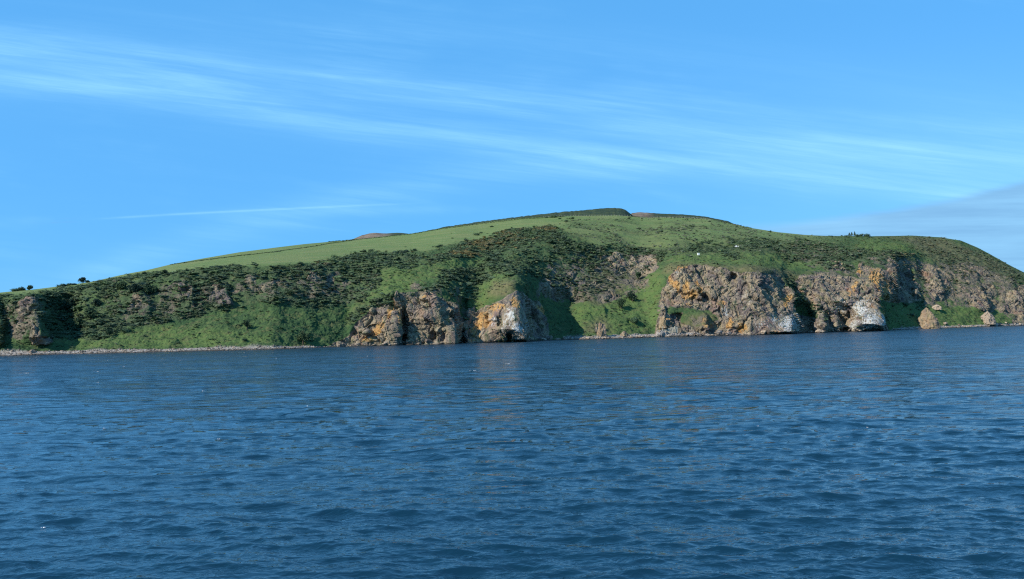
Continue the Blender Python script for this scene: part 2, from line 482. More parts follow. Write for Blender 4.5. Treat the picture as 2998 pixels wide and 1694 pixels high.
# ridges that stand out of the slope: rows of (y, x, metres), width to the left, width to the right (px)
RIDGES = [([(850, -10, 0), (880, -12, 16), (1000, -10, 16), (1022, -10, 0)], 60, 14),
          ([(858, 92, 0), (872, 98, 26), (930, 112, 34), (985, 132, 26), (1010, 150, 0)], 75, 12),
          ([(800, 400, 0), (830, 410, 8), (900, 430, 8), (950, 420, 0)], 90, 16),
          ([(800, 540, 0), (830, 556, 8), (880, 560, 5), (900, 560, 0)], 40, 8),
          ([(815, 640, 0), (835, 655, 8), (885, 670, 5), (900, 670, 0)], 40, 8),
          ([(800, 900, 0), (815, 930, 5), (850, 950, 3), (860, 950, 0)], 50, 10),
          ([(895, 1130, 0), (915, 1150, 7), (1000, 1172, 11), (1012, 1172, 6)], 70, 7),
          ([(955, 1080, 0), (965, 1082, 6), (1010, 1080, 6)], 40, 7),
          ([(845, 1250, 0), (868, 1265, 9), (925, 1285, 10), (950, 1290, 0)], 55, 10),
          ([(898, 1305, 0), (925, 1318, 14), (1004, 1340, 17), (1008, 1340, 14)], 60, 8),
          ([(720, 1400, 0), (750, 1450, 12), (790, 1495, 24), (830, 1534, 40), (900, 1538, 48), (1002, 1536, 46)], 120, 7),
          ([(880, 1570, 0), (900, 1578, 9), (940, 1585, 8), (990, 1590, 0)], 12, 8),
          ([(850, 1560, 0), (900, 1600, 8), (990, 1620, 8)], 25, 25),
          ([(870, 1740, 0), (900, 1765, 6), (925, 1772, 6), (940, 1775, 0)], 50, 6),
          ([(780, 1905, 0), (800, 1925, 6), (850, 1950, 0)], 40, 20),
          ([(860, 1935, 0), (905, 1940, 7), (955, 1953, 8), (968, 1953, 0)], 30, 6),
          ([(780, 1985, 0), (800, 2000, 5), (860, 2048, 8), (880, 2050, 0)], 40, 8),
          ([(905, 2040, 0), (925, 2068, 8), (965, 2073, 8), (975, 2073, 4)], 45, 6),
          ([(765, 2285, 0), (790, 2284, 16), (850, 2312, 34), (975, 2338, 44), (982, 2338, 36)], 110, 7),
          ([(705, 2290, 0), (725, 2340, 8), (760, 2405, 10), (794, 2474, 8), (805, 2490, 0)], 60, 7),
          ([(700, 2385, 0), (735, 2402, 6), (775, 2440, 4), (790, 2450, 0)], 30, 6),
          ([(910, 2395, 0), (930, 2408, 8), (975, 2420, 8)], 25, 8),
          ([(815, 2500, 0), (850, 2500, 6), (900, 2500, 0)], 30, 8),
          ([(860, 2575, 0), (880, 2578, 24), (925, 2587, 44), (968, 2587, 44)], 95, 6),
          ([(728, 2600, 0), (755, 2612, 20), (800, 2618, 36), (860, 2622, 36), (885, 2628, 0)], 70, 8),
          ([(745, 2720, 0), (790, 2738, 9), (850, 2757, 13), (880, 2760, 0)], 40, 8),
          ([(775, 2835, 0), (800, 2850, 8), (860, 2878, 15), (905, 2895, 15), (925, 2900, 0)], 60, 7),
          ([(800, 2955, 0), (830, 2962, 8), (880, 2985, 8), (900, 2990, 0)], 40, 8),
          ([(830, 3000, 0), (870, 2998, 12), (955, 3005, 16)], 32, 40)]
for pts, wl, wr in RIDGES:
    p = np.array(pts, float)
    xc = np.interp(Y, p[:, 0], p[:, 1]); am = np.interp(Y, p[:, 0], p[:, 2], left=0, right=p[-1, 2])
    am = np.where(Y < p[0, 0], 0, am)
    if p[-1, 2] == 0: am = np.where(Y > p[-1, 0], 0, am)
    xc = xc + 3.5 * vnoise(np.stack([X * 0 + 3, Y * 0.05, X * 0 + wl], -1), 5)
    d = X - xc
    am = am * np.clip(off / 16.0 + 0.25, 0, 1)
    off = off - am * np.where(d < 0, np.exp(-(d / wl) ** 2), np.exp(-(d / wr) ** 4))
# hollows and sea caves: x, y, half width, half height, metres
for hx, hy, hw, hh, hm in ((185, 925, 50, 70, 30), (1182, 960, 14, 40, 10), (1178, 1000, 12, 18, 16), (1354, 990, 9, 36, 20), (1358, 900, 11, 50, 12),
                           (1185, 930, 10, 40, 8), (1285, 985, 22, 14, 8), (1092, 970, 14, 18, 8),
                           (1490, 990, 6, 13, 16), (1635, 930, 60, 75, 26), (1462, 940, 6, 14, 6), (1985, 938, 18, 22, 9), (2145, 816, 14, 14, 9),
                           (2098, 955, 16, 14, 8), (2355, 940, 28, 55, 30), (2475, 945, 24, 38, 24), (2432, 950, 14, 34, 16), (2465, 968, 20, 8, 14),
                           (2650, 830, 26, 50, 30), (2700, 800, 18, 40, 10), (2790, 840, 16, 30, 8), (2915, 890, 16, 30, 10), (1960, 870, 14, 20, 3), (2010, 790, 12, 12, 3)):
    off = off + hm * np.exp(-((X - hx) / hw) ** 4 - ((Y - hy) / hh) ** 4)

RAY = rays(X, Y)
rs = rays(xs, yS)
DS = CAMH / -rs[:, 2]
D = DS[None] + off
P = np.array([0, 0, CAMH]) + RAY * D[..., None]

# zone masks, drawn as outlines over the slope ------------------------
Wn = np.stack([fbm(P * 0.07, 4, 31), fbm(P * 0.07, 4, 47)], -1)
Xw, Yw = X + Wn[..., 0] * 16, Y + Wn[..., 1] * 11


def inpoly(pts, xw=None, yw=None):
    xw = Xw if xw is None else xw; yw = Yw if yw is None else yw
    r = np.zeros(X.shape, bool); n_ = len(pts); j = n_ - 1
    for i in range(n_):
        (xi, yi), (xj, yj) = pts[i], pts[j]
        if yi != yj:
            r ^= ((yi > yw) != (yj > yw)) & (xw < (xj - xi) * (yw - yi) / (yj - yi) + xi)
        j = i
    return r.astype(float)


def union(polys, s=1.0): 
    m = np.zeros(X.shape)
    for p_ in polys: m = np.maximum(m, inpoly(p_))
    return blur(m, s, s)


def spots(lst, soft=1.0):
    m = np.zeros(X.shape)
    for a in lst:
        x0, y0, w_, h_ = a[:4]; s_ = a[4] if len(a) > 4 else 0.0; k = a[5] if len(a) > 5 else 1.0
        dx_, dy_ = Xw - x0, Yw - y0; dx_ = dx_ + s_ * dy_
        m = np.maximum(m, k * np.exp(-((dx_ / w_) ** 2 + (dy_ / h_) ** 2) * 0.8))
    return m


ROCK = [[(960, 1012), (1010, 985), (1050, 945), (1095, 905), (1120, 890), (1150, 885), (1165, 855), (1230, 846), (1285, 860), (1330, 895),
         (1352, 935), (1372, 1012)],
        [(1362, 1010), (1378, 950), (1400, 918), (1440, 893), (1480, 868), (1520, 850), (1548, 880), (1575, 885), (1600, 950), (1615, 1000)],
        [(1345, 1010), (1352, 950), (1366, 905), (1395, 900), (1400, 1010)],
        [(1925, 990), (1920, 930), (1932, 900), (1938, 850), (1952, 810), (1975, 785), (2040, 776), (2150, 786), (2285, 800), (2315, 850),
         (2340, 990)],
        [(2330, 985), (2330, 900), (2325, 830), (2345, 800), (2400, 800), (2500, 812), (2560, 838), (2600, 960), (2590, 980)],
        [(2505, 800), (2520, 768), (2548, 778), (2560, 785), (2620, 788), (2650, 830), (2660, 880), (2600, 885), (2560, 860)],
        [(2590, 760), (2640, 760), (2690, 830), (2700, 880), (2620, 890)], [(2695, 790), (2745, 780), (2765, 880), (2730, 885)],
        [(2935, 905), (2950, 850), (2985, 838), (3000, 905), (2960, 920)],
        [(2825, 880), (2850, 840), (2890, 850), (2905, 925), (2870, 910)], [(2960, 975), (2975, 905), (2990, 830), (3100, 860), (3300, 930), (3330, 975)],
        [(45, 905), (55, 870), (110, 872), (112, 905), (70, 925)], [(75, 985), (80, 935), (105, 950), (115, 1000), (90, 1003)],
        [(150, 1000), (90, 1003), (95, 975), (160, 985)],
        [(520, 865), (525, 828), (560, 822), (570, 850), (545, 870)], [(620, 875), (622, 832), (655, 828), (665, 870), (690, 890), (650, 895)],
        [(900, 812), (925, 805), (930, 818), (905, 824)], [(950, 830), (960, 800), (985, 800), (980, 830)],
        [(1780, 790), (1785, 745), (1815, 735), (1830, 780), (1815, 800)], [(1835, 800), (1850, 745), (1925, 745), (1920, 790), (1890, 800)],
        [(1745, 982), (1750, 945), (1775, 950), (1780, 982)], [(2430, 778), (2445, 765), (2478, 780), (2480, 798)]]
rock = union(ROCK, 1.3)
gaps = union([[(2040, 960), (1985, 945), (2000, 905), (2080, 905), (2100, 940)], [(1935, 920), (1960, 900), (2010, 905), (1985, 920)],
              [(2150, 800), (2100, 780), (2260, 790), (2280, 800)], [(2325, 920), (2400, 935), (2380, 900), (2335, 850)]], 1.3)
rock = np.clip(rock - gaps * 0.75, 0, 1)
CRAGGY = union([[(0, 940), (20, 880), (120, 875), (130, 1000), (40, 1000)], [(350, 940), (380, 850), (480, 815), (760, 800), (740, 870), (560, 900), (500, 925)],
                [(700, 860), (830, 800), (1000, 795), (1050, 850), (900, 880)], [(1560, 870), (1600, 770), (1700, 730), (1930, 740), (1900, 860), (1760, 890), (1640, 890)],
                [(2300, 730), (2400, 740), (2520, 780), (2500, 815), (2380, 810)], [(2560, 790), (2480, 740), (2620, 745), (2740, 770), (2700, 820)],
                [(2690, 900), (2700, 770), (2860, 770), (3000, 830), (3000, 940), (2940, 930), (2860, 900)], [(1960, 790), (1940, 770), (2300, 785), (2300, 805)],
                [(1180, 870), (1200, 830), (1360, 840), (1380, 960)], [(2000, 960), (2000, 915), (2080, 915), (2090, 960)]], 5)
rock = np.maximum(rock, CRAGGY * (0.40 + 0.16 * np.clip((X - 2600) / 150, 0, 1) + 0.10 * np.clip((1650 - np.abs(X - 1700) - 1450) / 60, 0, 1) + 0.55 * fbm(P * [0.09, 0.09, 0.05], 4, 95)))
steep = np.zeros_like(rock)
orange = spots([(1142, 905, 9, 38, 0.25), (1105, 960, 22, 30, 0.6, .9), (1075, 990, 26, 12), (1165, 940, 10, 26), (1245, 870, 10, 7, 0, .9), (1305, 935, 10, 18, .2, .8),
                (1410, 945, 22, 34, 0.8), (1460, 900, 26, 16, .5, .8), (1510, 888, 16, 22, 0, .9), (1576, 908, 12, 16, -.8), (1385, 990, 30, 14, 0, .6),
                (1962, 822, 11, 26, -0.5), (1980, 840, 8, 20, -.5), (2008, 842, 12, 26, .2), (2025, 862, 26, 16), (2048, 838, 9, 26, -.4), (1995, 785, 20, 8),
                (2010, 895, 12, 10), (1945, 935, 12, 8), (2065, 945, 16, 22, -.2, .8), (2132, 952, 10, 22, -.1), (2168, 958, 16, 14), (2110, 888, 8, 9),
                (2298, 884, 12, 24, .35), (2260, 975, 26, 16, 0, .6), (2512, 792, 12, 14), (2565, 815, 22, 34, -.2, .95), (2600, 845, 18, 26, 0, .8),
                (2596, 868, 12, 16), (2498, 842, 7, 26, .1), (2706, 868, 7, 9), (2565, 875, 18, 10, 0, .6), (2480, 860, 10, 18, 0, .6),
                (1955, 972, 24, 8), (2550, 890, 12, 14, 0, .5), (1790, 978, 30, 6, 0, .6), (2290, 960, 12, 12, 0, .5), (2945, 945, 20, 8, 0, .7)])
white = spots([(1490, 925, 20, 26), (1515, 965, 18, 26), (1470, 950, 14, 34, 0, .7), (1440, 938, 9, 16, .2, .8), (1538, 950, 12, 26, 0, .7), (1518, 992, 18, 12),
               (2310, 945, 32, 28), (2262, 935, 22, 20, 0, .8), (2325, 975, 20, 12, 0, .9), (2225, 955, 18, 16, 0, .7), (2520, 900, 26, 34), (2550, 935, 34, 34), (2500, 950, 14, 34), (2455, 895, 18, 24, 0, .7),
               (2585, 935, 16, 26), (2118, 915, 11, 12, -.3), (1980, 800, 12, 12, 0, .55), (2010, 930, 14, 10, 0, .7), (1225, 935, 14, 10, 0, .45), (2390, 960, 10, 16, 0, .6), (2190, 870, 30, 30, 0, .4)])
bright = union([[(1600, 990), (1690, 985), (1680, 900), (1720, 870), (1800, 850), (1860, 810), (1935, 790), (1930, 960), (1700, 985)],
                [(1380, 900), (1370, 840), (1470, 790), (1500, 830), (1440, 880), (1390, 950), (1365, 930)],
                [(180, 1010), (150, 1000), (330, 975), (500, 950), (800, 985), (800, 1008), (300, 1018)], [(1120, 830), (1110, 780), (1300, 760), (1420, 750), (1300, 815), (1150, 860), (1050, 930), (990, 960), (1010, 920)],
                [(1950, 770), (1990, 735), (2300, 745), (2500, 790), (2480, 800), (2250, 775)], [(2590, 880), (2700, 930), (2850, 900), (2960, 950), (2600, 965)],
                [(2480, 740), (2520, 700), (2700, 720), (2760, 760), (2640, 735)], [(2490, 790), (2500, 750), (2540, 760), (2540, 780)],
                [(2620, 885), (2720, 880), (2960, 900), (2980, 940), (2650, 960)]], 4)
dryz = union([[(1940, 800), (1950, 768), (2250, 780), (2330, 800), (2500, 800), (2500, 822), (2330, 815), (2000, 800)],
              [(1420, 870), (1450, 815), (1510, 820), (1500, 860)], [(1680, 860), (1750, 790), (1880, 790), (1820, 860), (1750, 900)],
              [(2560, 690), (2760, 700), (2860, 740), (2990, 800), (2950, 850), (2760, 780), (2640, 700)], [(2720, 870), (2700, 780), (2850, 780), (2860, 880)],
              [(1990, 960), (2010, 920), (2080, 915), (2100, 970)], [(60, 930), (70, 870), (120, 880), (110, 940)], [(1700, 975), (1760, 920), (1800, 975)]], 4)
fieldp = [(-400, 880), (-400, 1100), (0, 1100), (0, 0)]
fe = np.interp(X, [-400, 0, 260, 430, 600, 800, 950, 1040, 1110, 1250, 1330, 1420, 1500, 1640, 1700, 1760, 1850, 1950, 2060, 2200, 2330, 3400],
               [900, 868, 840, 810, 785, 776, 768, 748, 742, 735, 712, 700, 672, 668, 694, 722, 728, 726, 718, 712, 712, 714])
field = 1 / (1 + np.exp(np.clip((Yw * 0.25 + Y * 0.75 - fe) / 1.6, -30, 30)))
field *= np.where(X > 2300, np.clip(1 - (X - 2300) / 200, 0, 1), 1)
field *= 1 - np.clip((X - 1600) / 60, 0, 1) * np.clip((Y - yK - 6) / 10, 0, 1) * np.clip(0.35 + 0.9 * fbm(P * 0.03, 3, 90), 0, 0.8)
midscrub = union([[(1690, 650), (1650, 670), (1750, 730), (1950, 745), (2300, 735), (2400, 700), (2250, 680), (2080, 648)]], 8)
pebble = np.clip((Y - (yS - np.interp(xs, [-400, 0, 250, 600, 900, 1000, 1640, 1660, 1950, 2250, 2340, 2600, 2640, 3000],
                                      [15, 14, 13, 11, 9, 1, 1, 11, 11, 2, 2, 2, 7, 7]))) / 1.5 + Wn[..., 0] * 1.2, 0, 1)
darkz = 0 * union([[(1540, 1000), (1545, 800), (1600, 760), (1660, 850), (1705, 960), (1690, 990)], [(130, 985), (110, 870), (170, 855), (240, 900), (250, 980)]], 5) * 0.5
wet = np.clip((1.3 - P[..., 2] + Wn[..., 1] * 0.9) / 0.8, 0, 1)

DENSE = [[(-330, 1000), (-330, 880), (0, 866), (100, 866), (230, 838), (330, 822), (380, 812), (520, 796), (600, 786), (760, 776), (900, 778), (960, 762), (1060, 742), (1110, 745), (1180, 740),
          (1260, 755), (1300, 770), (1200, 785), (1110, 790), (1120, 830), (1060, 880), (960, 905), (860, 900), (760, 880), (640, 910), (520, 935), (400, 960), (330, 975), (280, 1000), (170, 990), (60, 1000)],
         [(1240, 760), (1330, 725), (1400, 700), (1500, 672), (1620, 662), (1650, 690), (1720, 735), (1600, 735), (1500, 745), (1400, 750), (1300, 765)],
         [(1400, 770), (1500, 735), (1640, 715), (1800, 718), (1950, 735), (1940, 760), (1880, 800), (1840, 800), (1780, 850), (1700, 880), (1640, 850), (1600, 830), (1540, 800), (1460, 800), (1440, 790)],
         [(1160, 860), (1260, 840), (1330, 820), (1400, 830), (1395, 900), (1375, 960), (1360, 970), (1350, 900), (1300, 850)],
         [(1300, 840), (1280, 800), (1420, 780), (1440, 810), (1370, 850)],
         [(990, 960), (1060, 890), (1120, 860), (1160, 860), (1150, 890), (1090, 905), (1040, 950)],
         [(2005, 730), (2010, 722), (2060, 705), (2120, 715), (2130, 735), (2060, 738)], [(2120, 745), (2160, 745), (2160, 760), (2120, 757)],
         [(2290, 705), (2350, 705), (2500, 725), (2620, 740), (2700, 745), (2740, 760), (2700, 775), (2560, 780), (2480, 760), (2500, 800), (2420, 780), (2340, 740)],
         [(2130, 700), (2280, 705), (2280, 728), (2140, 726)], [(2320, 720), (2270, 735), (2300, 760), (2400, 770), (2380, 745)],
         [(2600, 740), (2740, 745), (2850, 790), (2820, 860), (2760, 880), (2640, 800)], [(2640, 700), (2740, 696), (2860, 735), (3000, 805), (2990, 850), (2900, 800), (2780, 760), (2680, 730)],
         [(2660, 850), (2720, 830), (2730, 900), (2680, 905)], [(2300, 870), (2290, 820), (2320, 810), (2360, 870), (2440, 920), (2420, 950), (2380, 920)],
         [(2425, 880), (2450, 870), (2460, 930), (2440, 930)], [(1590, 800), (1680, 850), (1690, 880), (1640, 870)]]
dense = union(DENSE, 2.0)
DEN = blur(dense, 3, 2) * 0.8 * np.clip(0.8 + 1.2 * fbm(P * 0.022, 3, 305), 0.2, 1)
# displacement --------------------------------------------------------
du = np.gradient(P, axis=1); dv = np.gradient(P, axis=0)
Nn = np.cross(du, dv); Nn /= np.maximum(np.linalg.norm(Nn, axis=-1, keepdims=True), 1e-6)
Nn = blur(Nn[..., 0], 3, 3)[..., None] * [1, 0, 0] + blur(Nn[..., 1], 3, 3)[..., None] * [0, 1, 0] + blur(Nn[..., 2], 3, 3)[..., None] * [0, 0, 1]
Nn /= np.maximum(np.linalg.norm(Nn, axis=-1, keepdims=True), 1e-6)
sel = rock > 0.03
disp = np.zeros(X.shape)
rot = np.array(Matrix.Rotation(0.45, 3, 'Y') @ Matrix.Rotation(-0.3, 3, 'X'))
Pr = P[sel] @ rot.T + fbm(P[sel] * 0.12, 3, 60)[:, None] * 3.0
Pr = Pr + 6.0 * np.stack([fbm(P[sel] * 0.07, 4, 61), fbm(P[sel] * 0.07, 4, 62), fbm(P[sel] * 0.07, 4, 63)], -1)
v1, e1 = facets(Pr * [1 / 15., 1 / 15., 1 / 36.], 3)
v2, e2 = facets(Pr * [1 / 5.5, 1 / 5.5, 1 / 19.], 9)
v3, e3 = facets(Pr * [1 / 2.2, 1 / 2.2, 1 / 7.], 21)
rid = 1 - np.abs(vnoise(Pr * [1 / 4.2, 1 / 4.2, 1 / 22.], 64)) * 2
rid2 = 1 - np.abs(fbm(Pr * [1 / 12., 1 / 12., 1 / 34.], 2, 67)) * 3
ledge = 1 - np.abs(vnoise(P[sel] * [1 / 14., 1 / 14., 1 / 4.], 68)) * 2
vb, eb = facets((P[sel] + 3 * fbm(P[sel] * 0.1, 3, 69)[:, None]) @ np.array(Matrix.Rotation(0.35, 3, 'Y')).T * [1 / 9., 1 / 9., 1 / 2.6], 71)
dr = v1 * 4.0 + v2 * 1.25 + v3 * 0.45 + vb * 0.75 + rid * 0.55 + rid2 * 1.3 + ledge * 0.4 - 1.8 * np.exp(-e1 * 12) - 1.0 * np.exp(-e2 * 9)
disp[sel] += dr * np.clip(rock[sel] * 1.4 - 0.3, 0, 1)
soft = (1 - field) * (1 - rock) * (1 - pebble)
disp += soft * (3.6 * fbm(P * 0.045, 3, 70) + 2.2 * fbm(P * [0.17, 0.17, 0.11], 4, 75, 0.6) + 0.5 * np.abs(vnoise(P * 0.6, 79)))
disp += field * (1.0 * fbm(P * 0.01, 3, 80) + 0.05 * vnoise(P * 0.3, 83))
disp += pebble * 0.35 * vnoise(P * 0.9, 85)
disp *= np.clip((Y - yK) / 5, 0.05, 1)
disp *= np.clip(off / 6 + 0.35, 0.3, 1)
P = P + Nn * disp[..., None]
P[..., 2] = np.maximum(P[..., 2], -0.5)

# rows under the water and behind the brow
under = P[:1].copy(); under[..., 2] = -3.0
under2 = under.copy(); under2[..., 1] -= 6; under2[..., 2] = -6
back = []
for d_, dz_ in ((12, 0.2), (40, 1.5), (90, 5), (180, 14), (330, 30), (600, 60), (1100, 110)):
    q = P[-1:].copy(); r_ = RAY[-1:]
    q[..., 0] += r_[..., 0] * d_; q[..., 1] += d_; q[..., 2] = np.maximum(q[..., 2] - dz_, -6)
    back.append(q)
PF = np.concatenate([under2, under, P] + back, 0)


def ext(A): return np.concatenate([A[:1]] * 2 + [A] + [A[-1:]] * len(back), 0)


attrs = {'ma': ext(np.stack([rock, orange, white], -1)), 'mb': ext(np.stack([bright, np.maximum(dryz, midscrub * 0.35), pebble], -1)),
         'mc': ext(np.stack([field, DEN, wet], -1))}
grid_mesh('headland', PF, MT, 'structure', attrs, flat=ext(rock))


def surf(px, py):
    """point of the built slope seen in direction (px, py)"""
    ci = int(round((px - xs[0]) / (xs[1] - xs[0]))); ci = min(max(ci, 0), NC - 1)
    ri = int(round((yS[ci] - py) / (yS[ci] - yK[ci]) * (NR - 1))); ri = min(max(ri, 0), NR - 1)
    return Vector(P[ri, ci])


# ------------------------------------------------------------------ hills behind
MH, n, b, pos, ob = new_mat('far_hill', 0.95, 0.1)
hA = attr(n, 'mh')
hc = mix(n, ramp01(noise(n, pos, 0.05, 6, 0.7), 0.4, 0.62), (0.030, 0.050, 0.030), (0.060, 0.078, 0.036))
hc = mix(n, hA[0] * 0.9, hc, mix(n, ramp01(noise(n, pos, 0.03, 5), 0.4, 0.6), (0.16, 0.115, 0.085), (0.24, 0.19, 0.14)))
n.links.new(hc.s, b.inputs['Base Color'])
bump(n, b, noise(n, pos, 0.25, 5, 0.7), 0.8, 2.0)


def far_ridge(name, top, foot_dy, D0, brown, x0, x1, rough=1.0):
    xx = np.arange(x0, x1, 1.6); yt = curve(top, xx); nr = 26
    yt = yt + rough * 0.9 * fbm(np.stack([xx * 0.15, xx * 0, xx * 0], -1), 3, int(x0) % 97)
    tt = np.linspace(0, 1, nr)[:, None]
    yb = yt + foot_dy
    Yr = yb[None] * (1 - tt) + yt[None] * tt
    Xr = np.repeat(xx[None], nr, 0)
    Dd = D0 + 160 * tt ** 1.6 + 0 * Xr
    Q = np.array([0, 0, CAMH]) + rays(Xr, Yr) * Dd[..., None]
    Q[..., 2] += (1 - tt) * 1.2 * fbm(Q * 0.05, 4, 8)
    rows = [Q]
    for d_, dz_ in ((30, 1.5), (120, 12), (400, 60), (800, 130)):
        q = Q[-1:].copy(); q[..., 1] += d_; q[..., 2] -= dz_; rows.append(q)
    Q = np.concatenate(rows, 0)
    br = brown(xx)[None].repeat(Q.shape[0], 0)
    o = grid_mesh(name, Q, MH, 'structure', {'mh': np.stack([br, br, br], -1)})
    return o


bump1 = lambda a, b_, s: (lambda x: 1 / (1 + np.exp(-(x - a) / s)) * 1 / (1 + np.exp((x - b_) / s)))
far_ridge('distant_hill', [(980, 709), (1035, 699), (1060, 688), (1085, 682), (1101, 681), (1130, 683), (1165, 680.5), (1190, 683), (1210, 685), (1240, 690)], 24, 1900,
          bump1(1040, 1135, 7), 985, 1240, 0.6)
far_ridge('distant_moor', [(1200, 686), (1300, 664), (1400, 649), (1526, 633), (1621, 622), (1716, 614), (1779, 608.5), (1814, 608.5), (1830, 613), (1848, 626), (1870, 645)], 34, 1500,
          lambda x: 0 * x, 1200, 1868, 1.6)
far_ridge('distant_ridge', [(1830, 640), (1850, 623), (1874, 620.5), (1896, 622), (1937, 625), (2000, 627), (2064, 633), (2095, 639.5), (2133, 647), (2158, 659), (2180, 672)], 30, 1650,
          bump1(1845, 1905, 6), 1832, 2180, 0.8)

# ------------------------------------------------------------------ sea
sr, scn = 590, 1250
offpx = np.linspace(F * CAMH / 34.0, F * CAMH / 1300.0, sr)
Yd = F * CAMH / offpx
uu = np.linspace(-0.86, 0.86, scn)
SX = uu[None] * (Yd[:, None] + 6); SY = np.repeat(Yd[:, None], scn, 1)
dYl = np.abs(np.gradient(Yd))[:, None]
wz = np.zeros(SX.shape); wx = wz.copy(); wy = wz.copy()
NW = 150
for k in range(NW):
    lam = (0.3 * 3 ** rng.random()) if k < 40 else (0.9 * 4.2 ** ((k - 40) / 96) if k < 136 else 4.5 * 4 ** ((k - 136) / 14))
    ang = math.radians(-96) + rng.normal() * (0.45 if lam < 0.9 else 0.34 if lam < 4.4 else 0.28)
    kk = 2 * math.pi / lam; kx, ky = kk * math.cos(ang), kk * math.sin(ang)
    slope = 0.036 if lam < 0.9 else (0.032 if lam < 4.2 else 0.024)
    a = slope / kk
    fade = np.clip(1.7 - abs(ky) * dYl * 0.55, 0, 1)
    if fade.max() <= 0: continue
    ph = kx * SX + ky * SY + rng.random() * 6.28
    s_, c_ = np.sin(ph), np.cos(ph)
    wz += a * fade * c_
    wx -= a * fade * s_ * kx / kk * 1.1; wy -= a * fade * s_ * ky / kk * 1.1
def pn(lx, ly, sd):
    a = SX * 0.995 + SY * 0.10; b_ = SY * 0.995 - SX * 0.10
    return vnoise(np.stack([a / lx + 0.6 * vnoise(np.stack([a / (2 * lx), b_ / (2 * ly), SX * 0], -1), sd + 50), b_ / ly, SX * 0 + 0.5], -1), sd)


for lx, ly, am_, sd in ((80.0, 26.0, 0.50, 399), (36.0, 12.0, 0.42, 400), (15.0, 5.6, 0.30, 401), (8.0, 3.0, 0.22, 402), (4.2, 1.6, 0.16, 403),
                        (2.3, 0.85, 0.10, 404), (1.2, 0.45, 0.048, 405), (0.6, 0.24, 0.016, 406)):
    fd = np.clip(2.2 - dYl / ly * 1.7, 0, 1)
    if ly > 10: fd = fd * np.clip((Yd[:, None] - 40) / 160, 0.25, 1)
    if fd.max() > 0: wz += am_ * fd * (0.5 - np.abs(pn(lx, ly, sd)) * 1.6)
gust = 0.75 + 0.45 * fbm(np.stack([SX * 0.03, SY * 0.05, SX * 0], -1), 3, 200)
SP = np.stack([SX + wx * gust, SY + wy * gust, wz * gust], -1)
rp = np.clip((SP[..., 1:2] - 60) / 420, 0, 1) ** 0.7
sea = grid_mesh('sea', SP, MS, 'structure', {'ripple': np.concatenate([rp, rp, rp], -1)})
# the rest of the sea round it, in the same object
me = sea.data; nv = len(me.vertices)
L = 40000.0
ring = [SP[0, 0], SP[0, -1], SP[-1, -1], SP[-1, 0]]
fl, fr, br_, bl = [Vector((p_[0], p_[1], -0.05)) for p_ in ring]
import bmesh
bm = bmesh.new(); bm.from_mesh(me)
vs = [bm.verts.new(p_) for p_ in (fl, fr, br_, bl, (-L, -L, -.05), (L, -L, -.05), (L, L, -.05), (-L, L, -.05))]
for f in ((4, 5, 1, 0), (5, 6, 2, 1), (6, 7, 3, 2), (7, 4, 0, 3)): bm.faces.new([vs[i] for i in f])
bm.to_mesh(me); bm.free(); me.update()


# ------------------------------------------------------------------ plants
def ico(sub):
    bm = bmesh.new(); bmesh.ops.create_icosphere(bm, subdivisions=sub, radius=1.0)
    V = np.array([v_.co[:] for v_ in bm.verts]); Fc = [[v_.index for v_ in f.verts] for f in bm.faces]; bm.free()
    return V, Fc


def bush_mesh(name, nleaf, seed, leaf=0.2, flat=0.75, mat=None, lobes=5):
    r = np.random.default_rng(seed)
    V0, F0 = ico(2)
    Lc = r.normal(size=(lobes, 3)) * [0.5, 0.5, 0.22]; Lc[:, 2] = np.abs(Lc[:, 2]) + 0.30; Lr = r.uniform(0.38, 0.62, lobes)
    def radius(dirs):
        rad = np.full(len(dirs), 0.45)
        for c_, rr in zip(Lc, Lr):
            bq = dirs @ c_; cc = c_ @ c_ - rr * rr; disc = bq * bq - cc
            h = np.where(disc > 0, bq + np.sqrt(np.maximum(disc, 0)), 0); rad = np.maximum(rad, h)
        return rad
    core = V0 * (radius(V0) * 0.86)[:, None]
    V = list(core); Fc = list(F0)
    dirs = r.normal(size=(nleaf, 3)); dirs[:, 2] = np.abs(dirs[:, 2]) * 1.0 - 0.25
    dirs /= np.linalg.norm(dirs, axis=1)[:, None]
    pos_ = dirs * (radius(dirs) * r.uniform(0.82, 1.1, nleaf))[:, None]
    for p_, d_ in zip(pos_, dirs):
        nn = d_ + r.normal(size=3) * 0.5; nn /= np.linalg.norm(nn)
        a_ = np.cross(nn, r.normal(size=3)); a_ /= np.linalg.norm(a_); b_ = np.cross(nn, a_)
        s_ = leaf * r.uniform(0.6, 1.3); i0 = len(V)
        V += [p_ + a_ * s_, p_ + b_ * s_ * .7, p_ - a_ * s_, p_ - b_ * s_ * .7]; Fc.append([i0, i0 + 1, i0 + 2, i0 + 3])
    V = np.array(V); V[:, 2] *= flat; V[:, 2] -= 0.05
    return raw_mesh(name, V, Fc, mat)


def stone_mesh(name, seed, mat, sub=2):
    V, Fc = ico(sub)
    r = np.random.default_rng(seed)
    for _ in range(9):
        d_ = r.normal(size=3); d_ /= np.linalg.norm(d_); h = r.uniform(0.5, 0.85)
        k = np.maximum(V @ d_ - h, 0); V = V - k[:, None] * d_
    V = V * [1.15, 0.9, 0.72] * (1 + 0.06 * r.normal(size=(len(V), 1)))
    return raw_mesh(name, V, Fc, mat)


def proto_col(name, meshes):
    c_ = bpy.data.collections.new(name)
    for i, m_ in enumerate(meshes):
        o = bpy.data.objects.new(m_.name, m_); c_.objects.link(o)
    return c_


